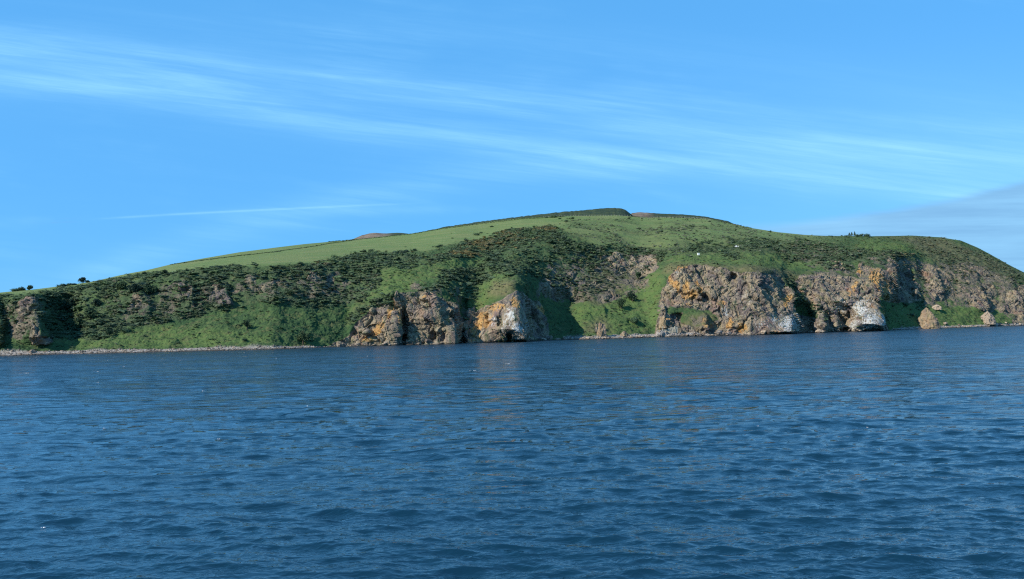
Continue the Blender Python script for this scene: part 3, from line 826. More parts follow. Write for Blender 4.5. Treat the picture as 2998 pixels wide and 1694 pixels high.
def scatter(name, label, cat, pts, scl, tint, pcol, nproto, tilt=0.15, zs=(0.75, 1.1)):
    n_ = len(pts)
    me = bpy.data.meshes.new(name); me.vertices.add(n_); me.vertices.foreach_set('co', np.asarray(pts).reshape(-1).astype(np.float32))
    def at(nm, tp, data, key='value'):
        a = me.attributes.new(nm, tp, 'POINT'); a.data.foreach_set(key, data)
    s3 = np.stack([scl * rng.uniform(0.85, 1.3, n_), scl * rng.uniform(0.85, 1.3, n_), scl * rng.uniform(*zs, n_)], -1)
    at('scl', 'FLOAT_VECTOR', s3.reshape(-1).astype(np.float32), 'vector')
    rt = np.stack([rng.normal(size=n_) * tilt, rng.normal(size=n_) * tilt, rng.uniform(0, 6.28, n_)], -1)
    at('rot', 'FLOAT_VECTOR', rt.reshape(-1).astype(np.float32), 'vector')
    at('tint', 'FLOAT', np.asarray(tint).astype(np.float32))
    at('idx', 'INT', rng.integers(0, nproto, n_).astype(np.int32))
    o = bpy.data.objects.new(name, me); COL.objects.link(o)
    ng = bpy.data.node_groups.new(name, 'GeometryNodeTree')
    ng.interface.new_socket('Geometry', in_out='INPUT', socket_type='NodeSocketGeometry')
    ng.interface.new_socket('Geometry', in_out='OUTPUT', socket_type='NodeSocketGeometry')
    gi, go = ng.nodes.new('NodeGroupInput'), ng.nodes.new('NodeGroupOutput')
    iop = ng.nodes.new('GeometryNodeInstanceOnPoints'); ci = ng.nodes.new('GeometryNodeCollectionInfo')
    ci.inputs['Collection'].default_value = pcol; ci.inputs['Separate Children'].default_value = True; ci.inputs['Reset Children'].default_value = True
    iop.inputs['Pick Instance'].default_value = True
    def na(nm, tp):
        x = ng.nodes.new('GeometryNodeInputNamedAttribute'); x.data_type = tp; x.inputs[0].default_value = nm; return x.outputs[0]
    ng.links.new(gi.outputs[0], iop.inputs['Points']); ng.links.new(ci.outputs[0], iop.inputs['Instance'])
    ng.links.new(na('idx', 'INT'), iop.inputs['Instance Index']); ng.links.new(na('scl', 'FLOAT_VECTOR'), iop.inputs['Scale'])
    e = ng.nodes.new('FunctionNodeEulerToRotation'); ng.links.new(na('rot', 'FLOAT_VECTOR'), e.inputs[0]); ng.links.new(e.outputs[0], iop.inputs['Rotation'])
    ng.links.new(iop.outputs[0], go.inputs[0])
    md = o.modifiers.new('scatter', 'NODES'); md.node_group = ng
    o['kind'] = 'stuff'; o['label'] = label; o['category'] = cat
    return o


cell = np.linalg.norm(np.cross(P[:-1, 1:] - P[:-1, :-1], P[1:, :-1] - P[:-1, :-1]), axis=-1)


def sample(dens, seed):
    """points on the slope, dens in plants per square metre per grid cell"""
    r = np.random.default_rng(seed)
    ex = dens[:-1, :-1] * cell
    k = r.random(ex.shape) < np.minimum(ex, 1)
    i, j = np.nonzero(k)
    a, b_ = r.random(len(i))[:, None], r.random(len(i))[:, None]
    pt = P[i, j] * (1 - a) * (1 - b_) + P[i + 1, j] * a * (1 - b_) + P[i, j + 1] * (1 - a) * b_ + P[i + 1, j + 1] * a * b_
    return pt, i, j


GORSE = spots([(1420, 715, 70, 22, 0, .8), (1250, 738, 40, 10, 0, 1), (1350, 745, 50, 12, 0, 1), (1480, 690, 60, 16, 0, .8), (1620, 668, 60, 10, 0, .9), (1560, 700, 60, 14, 0, .4), (1080, 915, 12, 22, .4, 1), (880, 955, 30, 12, 0, .6), (960, 935, 14, 8, 0, .6),
               (960, 775, 30, 5, 0, .5), (2700, 740, 90, 20, -.4, .35), (1130, 745, 40, 10, 0, .3)])
DRYB = np.clip(dryz + spots([(450, 900, 90, 40, 0, .9), (330, 880, 60, 20, 0, .4), (1750, 820, 70, 45, 0, .9), (900, 830, 80, 40, 0, .6), (1850, 760, 90, 30, 0, .7), (2700, 780, 110, 60, 0, .7), (2400, 740, 90, 30, 0, .7),
                             (640, 860, 50, 30, 0, .7), (2850, 780, 120, 50, 0, .5), (1050, 850, 60, 40, 0, .6)]), 0, 1)
protos = [bush_mesh('scrub_clump', 120, 100 + i, 0.17, 0.78, ML) for i in range(6)]
pc = proto_col('scrub_prototypes', protos)
clus = vnoise(P * 0.11, 300) * 0.5 + vnoise(P * 0.35, 301) * 0.35
lowf = fbm(P * 0.022, 3, 305)
dens = dense * (1 - rock * 0.75) * np.clip(0.80 + clus * 1.4 + lowf * 1.3 - np.clip((X - 2350) / 500, 0, 0.4), 0, 1.4) * 0.22
pt, i, j = sample(dens, 1)
gn = vnoise(pt * 0.12, 310) * 0.5 + 0.5
tv = np.clip(0.18 + 0.34 * gn + rng.normal(size=len(i)) * 0.12, 0, 0.58)
gg = GORSE[i, j] * (0.45 + 0.75 * gn) > rng.random(len(i)) * 0.9 + 0.12
dd = DRYB[i, j] * 0.75 > rng.random(len(i))
tv = np.where(dd, rng.uniform(0.58, 0.76, len(i)), tv)
tv = np.where(gg, rng.uniform(0.84, 0.98, len(i)), tv)
sz = np.clip(np.exp(rng.normal(size=len(i)) * 0.5) * 1.35, 0.5, 4.0) * np.where(DRYB[i, j] > 0.5, 0.8, 1)
scatter('hillside_scrub', 'dense dark gorse and scrub covering the slopes above the cliffs', 'scrub', pt, sz, tv, pc, 6, zs=(0.42, 0.80))
NB = len(pt)
# sparse pale shrubs on the upper pasture
sp_ = midscrub * np.clip(0.5 + vnoise(P * 0.03, 320) * 1.4 + vnoise(P * 0.12, 321) * 0.7, 0, 1.5) * (1 - dense) * 0.034
pt, i, j = sample(sp_, 2)
scatter('pasture_scrub', 'scattered pale grey green shrubs on the upper pasture', 'scrub', pt, np.clip(np.exp(rng.normal(size=len(i)) * 0.35) * 1.3, 0.6, 3.0),
        np.where(rng.random(len(i)) < 0.75, rng.uniform(0.76, 0.82, len(i)), rng.uniform(0.25, 0.5, len(i))), pc, 6, zs=(0.6, 0.9))
NB += len(pt)
# tussocks, bracken and brambles over the rough slopes
rough_ = np.clip(1 - field - rock * 0.75 - pebble - midscrub * 0.5, 0, 1) * (1 - dense * 0.5)
pt, i, j = sample(rough_ * np.clip(0.55 + vnoise(P * 0.15, 330) * 0.9 + vnoise(P * 0.5, 331) * 0.4, 0, 1.4) * 0.10, 3)
tv = np.clip(0.44 + rng.normal(size=len(i)) * 0.09 + bright[i, j] * 0.06, 0.2, 0.60)
tv = np.where(dryz[i, j] > rng.random(len(i)), rng.uniform(0.62, 0.80, len(i)), tv)
scatter('rough_grass', 'tussocks bracken and brambles over the rough green slopes', 'rough grass', pt, np.clip(np.exp(rng.normal(size=len(i)) * 0.4) * 0.75, 0.35, 1.8), tv, pc, 6, zs=(0.3, 0.6))
NB += len(pt)
# the low hedge along the far edge of the field, and the line inside it
hp = []; ht = []
def hedge(pts, step, jit):
    p_ = np.array(pts, float)
    for x_ in np.arange(p_[0, 0], p_[-1, 0], step):
        y_ = np.interp(x_, p_[:, 0], p_[:, 1]); q = surf(x_ + random.uniform(-1, 1), y_ + random.uniform(-jit, jit)); hp.append(q[:])
hedge([(500, 774.5), (600, 761), (700, 748), (800, 737), (900, 724), (960, 714), (1040, 703)], 1.1, 0.3)
hedge([(960, 708), (1035, 702), (1120, 694), (1205, 684.5), (1300, 668.5)], 1.6, 0.8)
hedge([(1300, 668), (1400, 655), (1526, 640), (1653, 634)], 1.5, 1.5)
hedge([(1840, 631), (1900, 637), (2000, 637), (2080, 642), (2145, 656), (2200, 668)], 2.2, 1.2)
hp = np.array(hp)
scatter('field_hedge', 'low dark hedge line running along the top of the green field', 'hedge', hp, rng.uniform(0.7, 1.3, len(hp)), rng.uniform(0.15, 0.5, len(hp)), pc, 6, zs=(0.5, 0.9))

# ------------------------------------------------------------------ shingle and foreshore rocks
stones = [stone_mesh('stone', 500 + i, MB, 1) for i in range(5)]
sc_col = proto_col('stone_prototypes', stones)
pb_d = pebble * np.where(X < 1000, 1.0, 0.6) * 0.55
pt, i, j = sample(pb_d * np.clip((Y - yK) / 10, 0, 1), 4)
scatter('shingle', 'pale grey shingle and cobbles along the foot of the slope', 'shingle', pt, np.clip(np.exp(rng.normal(size=len(i)) * 0.5) * 0.38, 0.15, 1.3), rng.random(len(i)), sc_col, 5, 0.6)

bould = [stone_mesh('boulder', 600 + i, MB, 3) for i in range(8)]


def put(name, me, loc, scl, rz, label, cat, group=None, tilt=0.0):
    o = bpy.data.objects.new(name, me); COL.objects.link(o)
    o.location = loc; o.scale = scl if not isinstance(scl, (int, float)) else (scl,) * 3
    o.rotation_euler = (random.uniform(-tilt, tilt), random.uniform(-tilt, tilt), rz)
    o['label'] = label; o['category'] = cat
    if group: o['group'] = group
    return o


SHB = [(985, 1130, 20, 'brown boulder on the shore below the orange crag', 'boulders below the orange crag', 1.0),
       (1130, 1360, 26, 'rough brown boulder at the foot of the left bluff', 'boulders under the left bluff', 1.1),
       (1375, 1600, 14, 'boulder by the white streaked sea cave bluff', 'boulders by the cave bluff', 1.0),
       (1600, 1690, 16, 'boulder on the shore under the dark hollow', 'boulders under the dark hollow', 1.2),
       (1690, 1900, 46, 'pale boulder on the foreshore below the grassy bay', 'boulders of the grassy bay', 1.2),
       (1900, 2110, 46, 'brown boulder on the foreshore beside the ruined wall', 'boulders beside the ruined wall', 1.2),
       (2110, 2240, 30, 'orange brown boulder at the foot of the main cliff', 'boulders at the main cliff', 1.3),
       (2240, 2350, 14, 'stained boulder under the main cliff right end', 'boulders under the stained cliff', 1.3),
       (2350, 2600, 26, 'dark wet boulder at the foot of the whitewashed cliff', 'boulders under the whitewashed cliff', 1.4),
       (2600, 2700, 8, 'boulder on the shadowed shore left of the rock stack', 'boulders left of the stack', 1.2),
       (2760, 2998, 48, 'boulder on the low rocky shore right of the rock stack', 'boulders right of the stack', 1.4)]
for xa, xb, cnt, lab, grp, s0 in SHB:
    for k in range(cnt):
        px = random.uniform(xa, xb); ys_ = float(np.interp(px, xs, yS)); py = ys_ - abs(random.gauss(0, 4.0))
        q = surf(px, py); s_ = s0 * min(3.0, math.exp(random.gauss(0, 0.38)))
        q.z = max(q.z, 0.0) + 0.15 * s_
        q.y -= random.uniform(0, 3) if py > ys_ - 2 else 0
        big = s_ > s0 * 1.25; low = py > ys_ - 2.5
        lab2 = ('large ' if big else 'small ') + lab + (', at the waterline' if low else ', higher up')
        put('boulder', random.choice(bould), q, (s_, s_, s_ * random.uniform(0.6, 1.0)), random.uniform(0, 6.28), lab2, 'boulder',
            ('large ' if big else 'small ') + grp + (' at the waterline' if low else ' set back'), 0.4)
# a few that stand out
for px, py, s_, lab in ((2461, 966, 3.1, 'pointed pale boulder standing in the mouth of the dark cave'),
                        (2488, 966, 3.4, 'rounded boulder just left of the whitewashed cliff foot'),
                        (2398, 972, 3.6, 'low dark boulder awash between the two cliffs'),
                        (2372, 974, 2.6, 'small dark boulder awash left of the low dark one'),
                        (1558, 995, 2.6, 'round pale boulder at the shaded foot of the cave bluff'),
                        (1590, 994, 3.4, 'broad pale boulder heap right of the round pale boulder'),
                        (1633, 992, 2.7, 'pale boulder at the tip of the shaded shore'),
                        (1160, 985, 3.0, 'blocky tan boulder at the foot of the dark cleft'),
                        (1252, 1000, 3.0, 'blocky tan boulder between cleft and cave on the left bluff'),
                        (95, 1031, 2.6, 'dark weedy rock on the pale beach at the far left')
                        ):
    q = surf(px, py); q.z = max(q.z, 0.1) + s_ * 0.2
    put('boulder', random.choice(bould), q, (s_ * 1.2, s_, s_ * 0.9), random.uniform(0, 6.28), lab, 'boulder', None, 0.2)


def crag(name, px, py, wpx, hpx, prof, label, seed, lean=0.0, depth=0.9, mat=None):
    """a free-standing rock: lathe of irregular radii cut by facets"""
    base = surf(px, py); s_ = base.y / F
    Hh = hpx * s_; R0 = wpx * s_ * 0.5
    nz, na_ = 56, 80
    z = np.linspace(-0.12, 1, nz)[:, None]; a = np.linspace(0, 2 * math.pi, na_ + 1)[None]
    r = np.interp(z, [p_[0] for p_ in prof], [p_[1] for p_ in prof]) * R0
    r = r * (1 + 0.14 * np.cos(a * 2 + seed) + 0.10 * np.cos(a * 3 + 1.7 * seed))
    Q = np.stack([r * np.cos(a) + lean * R0 * z, r * np.sin(a) * depth, z * Hh + 0 * a], -1)
    PQ = Q + np.array(base[:])
    v_, e_ = facets(PQ * [1 / 3.0, 1 / 3.0, 1 / 6.5] + seed, 33); w_, _ = facets(PQ * [1 / 1.3, 1 / 1.3, 1 / 2.6] + seed, 35)
    dsp = (v_ * 1.3 + w_ * 0.55 - 0.6 * np.exp(-e_ * 12)) * np.clip(R0 / 6, 0.25, 1)
    dsp = dsp * np.clip(r / (0.3 * R0), 0.1, 1)
    Q[..., 0] += np.cos(a) * dsp; Q[..., 1] += np.sin(a) * dsp
    Q[:, -1] = Q[:, 0]
    o = grid_mesh(name, Q, mat or MR, smooth=False); o.location = base; o['label'] = label; o['category'] = 'rock'
    return o


crag('rock_stack', 2718, 962, 60, 62, [(-.12, 1.05), (0, 1.0), (.3, .88), (.55, .62), (.8, .34), (.93, .17), (1, 0.02)],
     'tall pointed brown rock stack on the shore at the right', 2.0, -0.1)
crag('rock_pinnacle', 1759, 982, 22, 42, [(-.12, 1.1), (0, 1.0), (.35, .8), (.6, .55), (.85, .4), (1, 0.05)],
     'narrow pale rock pinnacle on the shore below the grassy bay', 5.0, -0.15)
crag('rock_outcrop', 2890, 946, 44, 34, [(-.12, 1.1), (0, 1.0), (.4, .8), (.7, .5), (1, 0.05)],
     'low grey rock outcrop on the shore near the right edge', 7.0, 0.1, mat=MB)
crag('rock_outcrop', 1942, 957, 24, 34, [(-.12, 1.1), (0, 1.0), (.5, .85), (.8, .6), (1, 0.05)],
     'layered orange tipped rock above the ruined wall', 9.0, 0.2)
crag('rock_outcrop', 1826, 982, 26, 13, [(-.12, 1.1), (0, 1.0), (.5, .75), (.8, .4), (1, 0.05)],
     'small orange rock on the foreshore of the grassy bay', 11.0, 0.0)
crag('rock_outcrop', 2742, 905, 22, 14, [(-.12, 1.1), (0, 1.0), (.5, .85), (.8, .5), (1, 0.05)],
     'grey rock lump in the grass above the pointed stack', 13.0, 0.0, mat=MB)

# ------------------------------------------------------------------ individual shrubs and trees
bushes = [bush_mesh('foliage', 420, 900 + i, 0.10, 0.8, MTREE, 7) for i in range(5)]


def shrub(px, py, wpx, label, hr=0.8, cat='shrub', name='shrub', group=None):
    q = surf(px, py); s_ = q.y / F; r = wpx * 0.5 * s_
    return put(name, random.choice(bushes), q, (r, r, r * hr * 1.25), random.uniform(0, 6.28), label, cat, group)


def tree(px, py, wpx, hpx, label, conifer=False):
    q = surf(px, py); s_ = q.y / F; w_, h_ = wpx * s_, hpx * s_
    t_ = bpy.data.objects.new('tree', None); COL.objects.link(t_); t_.location = q
    t_['label'] = label; t_['category'] = 'tree'
    V, Fc = [], []
    segs = [(0, 0, 0, .045 * h_), (0.02, 0, .25, .032 * h_), (-.03, .02, .5, .022 * h_), (0.02, 0, .8, .008 * h_)]
    for x_, y_, z_, r_ in segs:
        for k in range(8): V.append((x_ * h_ + r_ * math.cos(k * .785), y_ * h_ + r_ * math.sin(k * .785), z_ * h_))
    for s2 in range(3):
        for k in range(8): a_, b_ = s2 * 8 + k, s2 * 8 + (k + 1) % 8; Fc.append([a_, b_, b_ + 8, a_ + 8])
    for k in range(5):       # limbs
        an = k * 1.257 + random.random(); i0 = len(V); zz = random.uniform(.25, .5) * h_; rr = .012 * h_
        ex_, ey_, ez_ = math.cos(an) * w_ * .3, math.sin(an) * w_ * .3, zz + .25 * h_
        V += [(rr, 0, zz), (-rr, rr, zz), (-rr, -rr, zz), (ex_, ey_, ez_)]; Fc += [[i0, i0 + 1, i0 + 3], [i0 + 1, i0 + 2, i0 + 3], [i0 + 2, i0, i0 + 3]]
    tr = bpy.data.objects.new('trunk', raw_mesh('trunk', V, Fc, MWOOD)); COL.objects.link(tr); tr.parent = t_
    r = np.random.default_rng(int(px)); V, Fc = [], []
    if conifer:
        for k in range(700):
            z = r.uniform(.12, 1); rad = (1 - z) * .5 * w_ * (1 + .35 * math.sin(z * 40)) * r.uniform(.5, 1); an = r.uniform(0, 6.28)
            c_ = np.array([rad * math.cos(an), rad * math.sin(an), z * h_]); s2 = .05 * h_
            a_ = r.normal(size=3); a_ /= np.linalg.norm(a_); b_ = np.cross(a_, r.normal(size=3)); b_ /= np.linalg.norm(b_)
            i0 = len(V); V += [c_ + a_ * s2, c_ + b_ * s2 * .6, c_ - a_ * s2, c_ - b_ * s2 * .6]; Fc.append([i0, i0 + 1, i0 + 2, i0 + 3])
    else:
        nl = 14; lc = []
        for k in range(nl):
            d_ = r.normal(size=3); d_ /= np.linalg.norm(d_); lc.append((d_ * r.uniform(.3, 1) * [.34 * w_, .34 * w_, .30 * h_] + [0, 0, .44 * h_], r.uniform(.13, .24) * w_))
        for c0_, rr in lc:
            for k in range(95):
                d_ = r.normal(size=3); d_ /= np.linalg.norm(d_); c_ = c0_ + d_ * rr * r.uniform(.55, 1.05); s2 = .045 * w_ * r.uniform(.6, 1.3)
                a_ = r.normal(size=3); a_ /= np.linalg.norm(a_); b_ = np.cross(a_, r.normal(size=3)); b_ /= np.linalg.norm(b_)
                i0 = len(V); V += [c_ + a_ * s2, c_ + b_ * s2 * .7, c_ - a_ * s2, c_ - b_ * s2 * .7]; Fc.append([i0, i0 + 1, i0 + 2, i0 + 3])
    cr = bpy.data.objects.new('crown', raw_mesh('crown', V, Fc, MTREE)); COL.objects.link(cr); cr.parent = t_
    return t_


tree(88, 849, 22, 17, 'small round tree on the skyline, second from the left end of the hill')
tree(240, 829, 28, 22, 'lone round tree on the skyline near the left end of the hill')
tree(421, 807, 18, 15, 'small dark tree standing alone at the lower edge of the field')
tree(483, 802, 18, 18, 'upright dark tree at the field edge, right of the lone dark one')
tree(546, 794, 14, 14, 'small tree at the top edge of the wooded slope')
tree(198, 912, 52, 50, 'tall bluish tree in the wooded ravine beside the shadowed bluff')
tree(232, 965, 46, 46, 'pale leaved tree low in the ravine right of the shadowed bluff')
tree(262, 930, 44, 40, 'dark tree in the ravine above and right of the pale leaved tree')
tree(320, 985, 26, 26, 'small pale green tree at the foot of the wooded slope')
tree(280, 890, 34, 26, 'round green tree high in the ravine')
tree(395, 856, 44, 34, 'large round tree under the field edge on the left slope')
tree(440, 862, 46, 34, 'light green round tree right of the large round tree')
tree(355, 846, 40, 26, 'broad dark tree just under the field edge at the left')
tree(888, 1003, 44, 50, 'dark tree standing alone at the back of the beach')
tree(722, 960, 26, 38, 'bluish tree alone on the green left slope')
tree(850, 868, 20, 22, 'small pale tree in the middle of the scrub slope')
tree(1735, 790, 0.1 + 20, 24, 'green ivy clad tree on the upper wall of the hollow')
tree(1818, 905, 34, 40, 'dark green tree on the grassy bay slope, lower of two')
tree(1852, 882, 34, 42, 'green tree on the grassy bay slope, upper of two')
tree(1868, 820, 26, 36, 'dark green tree under the rocky patch of the hollow')
tree(2486, 690, 10, 11, 'small pointed conifer on the right skyline, left of three', True)
tree(2493, 690, 11, 12, 'pointed conifer on the right skyline, middle of three', True)
tree(2502, 690, 9, 14, 'tallest pointed conifer on the right skyline, right of three', True)
for a_ in ((45, 852, 22, 'low dark shrub on the skyline at the far left'), (62, 850, 26, 'long dark shrub beside the leftmost skyline shrub'),
           (180, 838, 20, 'low shrub on the skyline between the two small trees'), (200, 836, 18, 'small shrub right of the low skyline shrub'),
           (215, 834, 16, 'flat shrub at the left foot of the lone skyline tree'),
           (258, 826, 14, 'flat shrub at the right foot of the lone skyline tree'),
           (640, 784, 26, 'flat shrub on the field edge, left of two'), (690, 781, 18, 'flat shrub on the field edge, right of two'),
           (826, 778, 24, 'rounded shrub on the lower edge of the field'), (880, 776, 22, 'rounded shrub at the field edge above the scrub slope'),
           (972, 747, 5, 'tiny dark shrub alone in the lower green field'),
           (1187, 724, 6, 'tiny shrub alone in the middle of the green field'), (1212, 734, 18, 'low dark shrub near the bottom of the field'),
           (1267, 723, 6, 'small shrub beside the long dark shrub in the field'), (1280, 723, 15, 'long dark shrub in the field, left half'),
           (1290, 721, 15, 'long dark shrub in the field, right half'), (1322, 682, 4, 'tiny shrub high in the green field'),
           (1324, 698, 8, 'small flat shrub high in the green field'), (1361, 697, 5, 'tiny shrub left of the gorse bank'),
           (1365, 704, 15, 'round dark shrub at the left edge of the gorse bank'), (1378, 705, 10, 'small round shrub beside the round dark one'),
           (1352, 709, 8, 'flat shrub below the round dark shrub'), (1345, 715, 9, 'flat green shrub at the edge of the gorse'),
           (1395, 687, 18, 'dark shrub above the gorse bank, left of a close pair'), (1407, 682, 12, 'dark shrub above the gorse bank, right of a close pair'),
           (1441, 664, 10, 'small dark shrub high on the field near the skyline'), (1675, 640, 12, 'flat dark shrub on the high pasture'),
           (1698, 643, 5, 'tiny shrub on the high pasture right of the flat one'), (1658, 649, 12, 'small shrub on the high pasture below the flat one'),
           (1600, 638, 9, 'small shrub below the skyline hedge, left'), (1620, 637, 18, 'long shrub below the skyline hedge, middle'), (1640, 641, 9, 'small shrub below the skyline hedge, right'),
           (2427, 691, 6, 'round shrub on the right skyline, left of a pair'), (2434, 692, 8, 'flat shrub on the right skyline, right of a pair'),
           (2463, 690, 7, 'single shrub on the right skyline left of the conifers'),
           (2521, 691, 16, 'rounded shrub on the skyline right of the conifers'), (2538, 692, 22, 'long flat shrub on the skyline right of the conifers'),
           (2510, 692, 14, 'low shrub at the right foot of the conifers'), (2480, 693, 14, 'low shrub at the left foot of the conifers'),
           (1776, 883, 14, 'small dark shrub above the grass of the bay'), (1855, 945, 34, 'broad dark shrub low on the bay slope'),
           (2608, 898, 14, 'dark shrub on the grass right of the whitewashed cliff'), (2650, 895, 22, 'pair of dark shrubs on the grass under the shadowed gully'),
           (2668, 925, 16, 'dark shrub on the grass left of the pointed stack'), (520, 1004, 14, 'dark shrub at the back of the beach'),
           (718, 1002, 16, 'dark shrub by the beach halfway along the slope'), (640, 1006, 10, 'small shrub at the back of the beach'),
           (1000, 995, 14, 'shrub at the left end of the orange crag'), (370, 975, 34, 'dark shrub in the bright grass at the slope foot')):
    shrub(*a_)

# ------------------------------------------------------------------ things people left
def box(name, size, loc, mat, parent=None, rz=0.0, bev=0.02):
    bm = bmesh.new(); bmesh.ops.create_cube(bm, size=1)
    for v_ in bm.verts: v_.co = Vector((v_.co.x * size[0], v_.co.y * size[1], v_.co.z * size[2]))
    if bev: bmesh.ops.bevel(bm, geom=list(bm.edges), offset=bev, segments=1, affect='EDGES')
    me = bpy.data.meshes.new(name); bm.to_mesh(me); bm.free(); me.materials.append(mat)
    o = bpy.data.objects.new(name, me); COL.objects.link(o); o.location = loc; o.rotation_euler.z = rz; o.parent = parent
    return o


def thing(name, loc, label, cat, group=None, rz=0):
    o = bpy.data.objects.new(name, None); COL.objects.link(o); o.location = loc; o.rotation_euler.z = rz
    o['label'] = label; o['category'] = cat
    if group: o['group'] = group
    return o


q = surf(2044, 750)
sh = thing('shed', q, 'small white box shed standing alone on the grassy bench', 'shed', rz=0.15)
box('wall', (2.3, 2.3, 2.5), (0, 0, 1.2), MWHITE, sh)
box('roof', (2.6, 2.6, 0.15), (0, 0, 2.53), MWHITE, sh)
box('door', (0.9, 0.08, 1.9), (0.3, -1.17, 1.0), MWHITE, sh)
q = surf(2154, 722)
V = [(-2.1, -1.1, 0), (1.5, -1.1, 0), (1.5, 1.1, 0), (-2.1, 1.1, 0), (0.9, -0.05, 2.6), (1.2, 0.05, 2.6), (-2.0, 0, .9)]
Fc = [(0, 1, 4), (0, 4, 6), (1, 2, 5, 4), (2, 3, 5), (3, 6, 5), (6, 4, 5), (3, 0, 6), (0, 3, 2, 1)]
tn = put('tent', raw_mesh('tent', V, Fc, MWHITE), q, 1.05, 0, 'white pointed tent pitched against the dark bushes on the bench', 'tent')
q = surf(2161, 722); o = box('cool_box', (1.4, 1.2, 1.3), q + Vector((0, 0, .6)), MWHITE); o['label'] = 'low white box right beside the pointed tent'; o['category'] = 'box'
q = surf(2170, 722); o = box('notice_board', (1.0, 0.25, 1.7), q + Vector((0, 0, .85)), MWHITE); o['label'] = 'upright white board a little right of the tent'; o['category'] = 'board'
slab = [stone_mesh('flat_rock', 700 + k, MTURF, 2) for k in range(3)]
for px, py, wx_, lab in ((2072, 711, 9, 'flat pale rock above the dark bushes on the bench'), (2016, 710, 8, 'flat pale rock left of the dark bushes on the bench'),
                         (2148, 760, 13, 'long pale rock strip on the bench edge'), (2190, 760, 7, 'short pale rock on the bench edge'), (2054, 750, 4, 'small pale slab at the foot of the white shed'),
                         (2075, 743, 4, 'pale stone in the grass right of the white shed')):
    q = surf(px, py); s_ = q.y / F * wx_ / 2; put('flat_rock', random.choice(slab), q, (s_, s_ * .6, 0.45), 0.1, lab, 'rock')

# ruined masonry above the foreshore
q = surf(1966, 977); q.z = max(q.z, 1.0)
rw = thing('ruined_wall', q, 'ruined pale masonry wall with broken pillars on the foreshore', 'ruin', rz=0.1)
k_ = q.y / F
def st(px_, w_, z0, z1, d_=1.4, yy_=0.0, mat=MSTONE, nm='pillar'):
    return box(nm, (w_ * k_, d_, (z1 - z0) * k_), ((px_ - 1966) * k_, yy_, (z0 + z1) / 2 * k_), mat, rw, random.uniform(-.05, .05), 0.06)
st(1939, 3.6, 4, 17); st(1962, 2.0, 6, 13); st(1976, 3.0, 2, 17); st(1956, 3, 5, 12)
for px_, w_, z0, z1 in ((1948, 12, -2, 9), (1959, 8, -2, 11), (1971, 12, -3, 14), (1980, 9, -3, 15), (1990, 10, -2, 12)):
    st(px_, w_, z0, z1, 2.6, 1.0, MSTONE if px_ < 1985 else MR, 'wall_block')
for r_ in range(3):
    for c_ in range(5): st(1969 + c_ * 2.3, 2.1, -1 + r_ * 3.4, 2 + r_ * 3.4, 0.5, -0.5, MSTONE, 'stone_block')
ld = thing('ladder', q + Vector((-1 * k_, 1.2, 12 * k_)), 'thin metal ladder frame standing up behind the ruined wall', 'ladder')
for sx in (-1, 1): box('rail', (0.22, 0.22, 3.6), (sx * 0.8, 0, 1.4), MMETAL, ld, 0, 0)
for z_ in (0.6, 1.6, 2.6, 3.15): box('rung', (1.6, 0.14, 0.14), (0, 0, z_), MMETAL, ld, 0, 0)

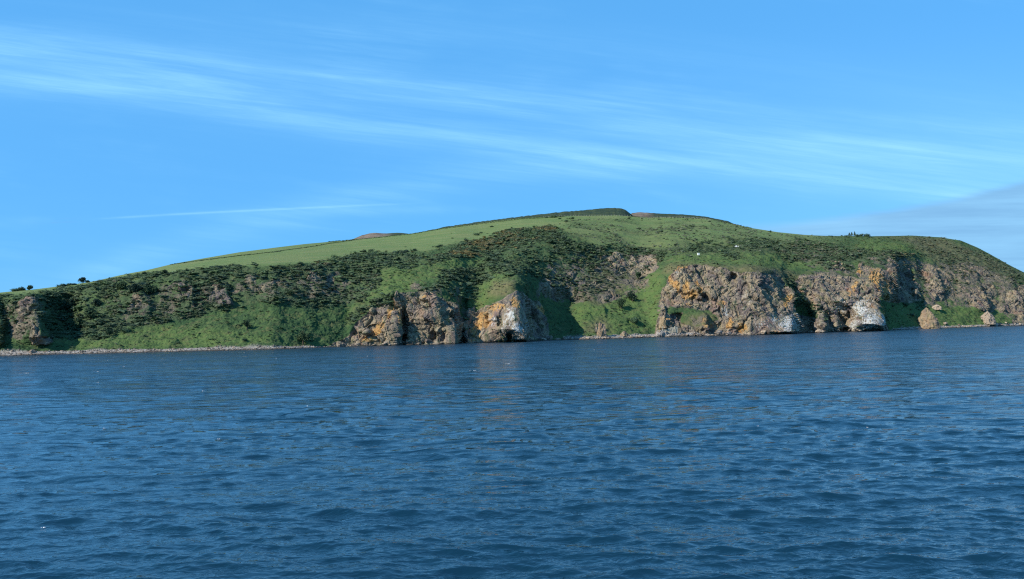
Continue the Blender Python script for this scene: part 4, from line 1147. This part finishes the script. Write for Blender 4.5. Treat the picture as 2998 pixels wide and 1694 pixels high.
# fences along the brow
def fence(pts, step, label, hm):
    p_ = np.array(pts, float); X0 = np.arange(p_[0, 0], p_[-1, 0], step)
    base = [surf(x_, float(np.interp(x_, p_[:, 0], p_[:, 1]))) for x_ in X0]
    f = thing('fence', base[0], label, 'fence')
    bm = bmesh.new(); bmesh.ops.create_cone(bm, segments=6, radius1=0.26, radius2=0.2, depth=hm, cap_ends=True)
    pm = bpy.data.meshes.new('post'); bm.to_mesh(pm); bm.free(); pm.materials.append(MPOST)
    for b_ in base:
        o = bpy.data.objects.new('post', pm); COL.objects.link(o); o.parent = f
        o.location = b_ - base[0] + Vector((0, 0, hm * .45)); o.rotation_euler = (random.uniform(-.06, .06), random.uniform(-.08, .08), 0)
        o.scale.z = random.uniform(0.8, 1.15)
    for zz in (0.35, 0.75):
        V, Fc = [], []
        for i_, b_ in enumerate(base):
            c_ = b_ - base[0] + Vector((0, 0, hm * zz)); V += [c_ + Vector((0, -.03, .03)), c_ + Vector((0, -.03, -.03)), c_ + Vector((0, .03, 0))]
            if i_:
                a_ = 3 * i_
                for e_ in range(3): Fc.append((a_ + e_, a_ + (e_ + 1) % 3, a_ - 3 + (e_ + 1) % 3, a_ - 3 + e_))
        o = bpy.data.objects.new('wire', raw_mesh('wire', V, Fc, MMETAL)); COL.objects.link(o); o.parent = f


fence([(1875, 640), (1920, 638), (2000, 637), (2060, 641), (2085, 645)], 3.9, 'long post and wire fence below the ridge on the right of the summit', 2.3)
fence([(1590, 636), (1700, 632.5), (1850, 632)], 8.0, 'thin pale post fence along the skyline left of the summit', 2.2)

# whitecaps
V, Fc = [], []
for px, py, wp in ((1390, 1086, 9), (1377, 1086, 4), (1486, 1067, 12), (1330, 1294, 14), (1076, 1044, 4), (1532, 1015, 3), (363, 1075, 6), (287, 1089, 6), (305, 1256, 8), (125, 1549, 12), (480, 1066, 4),
                   (640, 1288, 7), (902, 1191, 7), (595, 1146, 5), (286, 1121, 5), (1740, 1025, 4), (2220, 1250, 7), (2638, 965, 6), (2030, 1610, 10), (2540, 1254, 6), (810, 1050, 4), (1266, 1455, 8), (1270, 1018, 4)):
    d_ = FWD + RIGHT * ((px - W / 2) / F) + UP * (-(py - H / 2) / F); tt = CAMH / -d_[2]; c_ = np.array([d_[0] * tt, d_[1] * tt, 0.12 + 0.0006 * d_[1] * tt])
    w_ = wp * d_[1] * tt / F
    for k in range(5):
        cx = c_ + np.array([random.uniform(-.5, .5) * w_, random.uniform(-.3, .3) * w_, 0]); ra = w_ * random.uniform(.08, .2); i0 = len(V)
        V.append(cx + [0, 0, ra * .35])
        for a_ in range(7): V.append(cx + [ra * math.cos(a_ * .9) * random.uniform(.8, 1.3), ra * .6 * math.sin(a_ * .9), -0.04])
        for a_ in range(7): Fc.append((i0, i0 + 1 + a_, i0 + 1 + (a_ + 1) % 7))
o = bpy.data.objects.new('whitecaps', raw_mesh('whitecaps', V, Fc, MFOAM)); COL.objects.link(o)
o['kind'] = 'stuff'; o['label'] = 'small scattered white flecks of foam on the blue sea'; o['category'] = 'foam'
print('SCRUB', NB, 'OBJ', len(sc.objects))
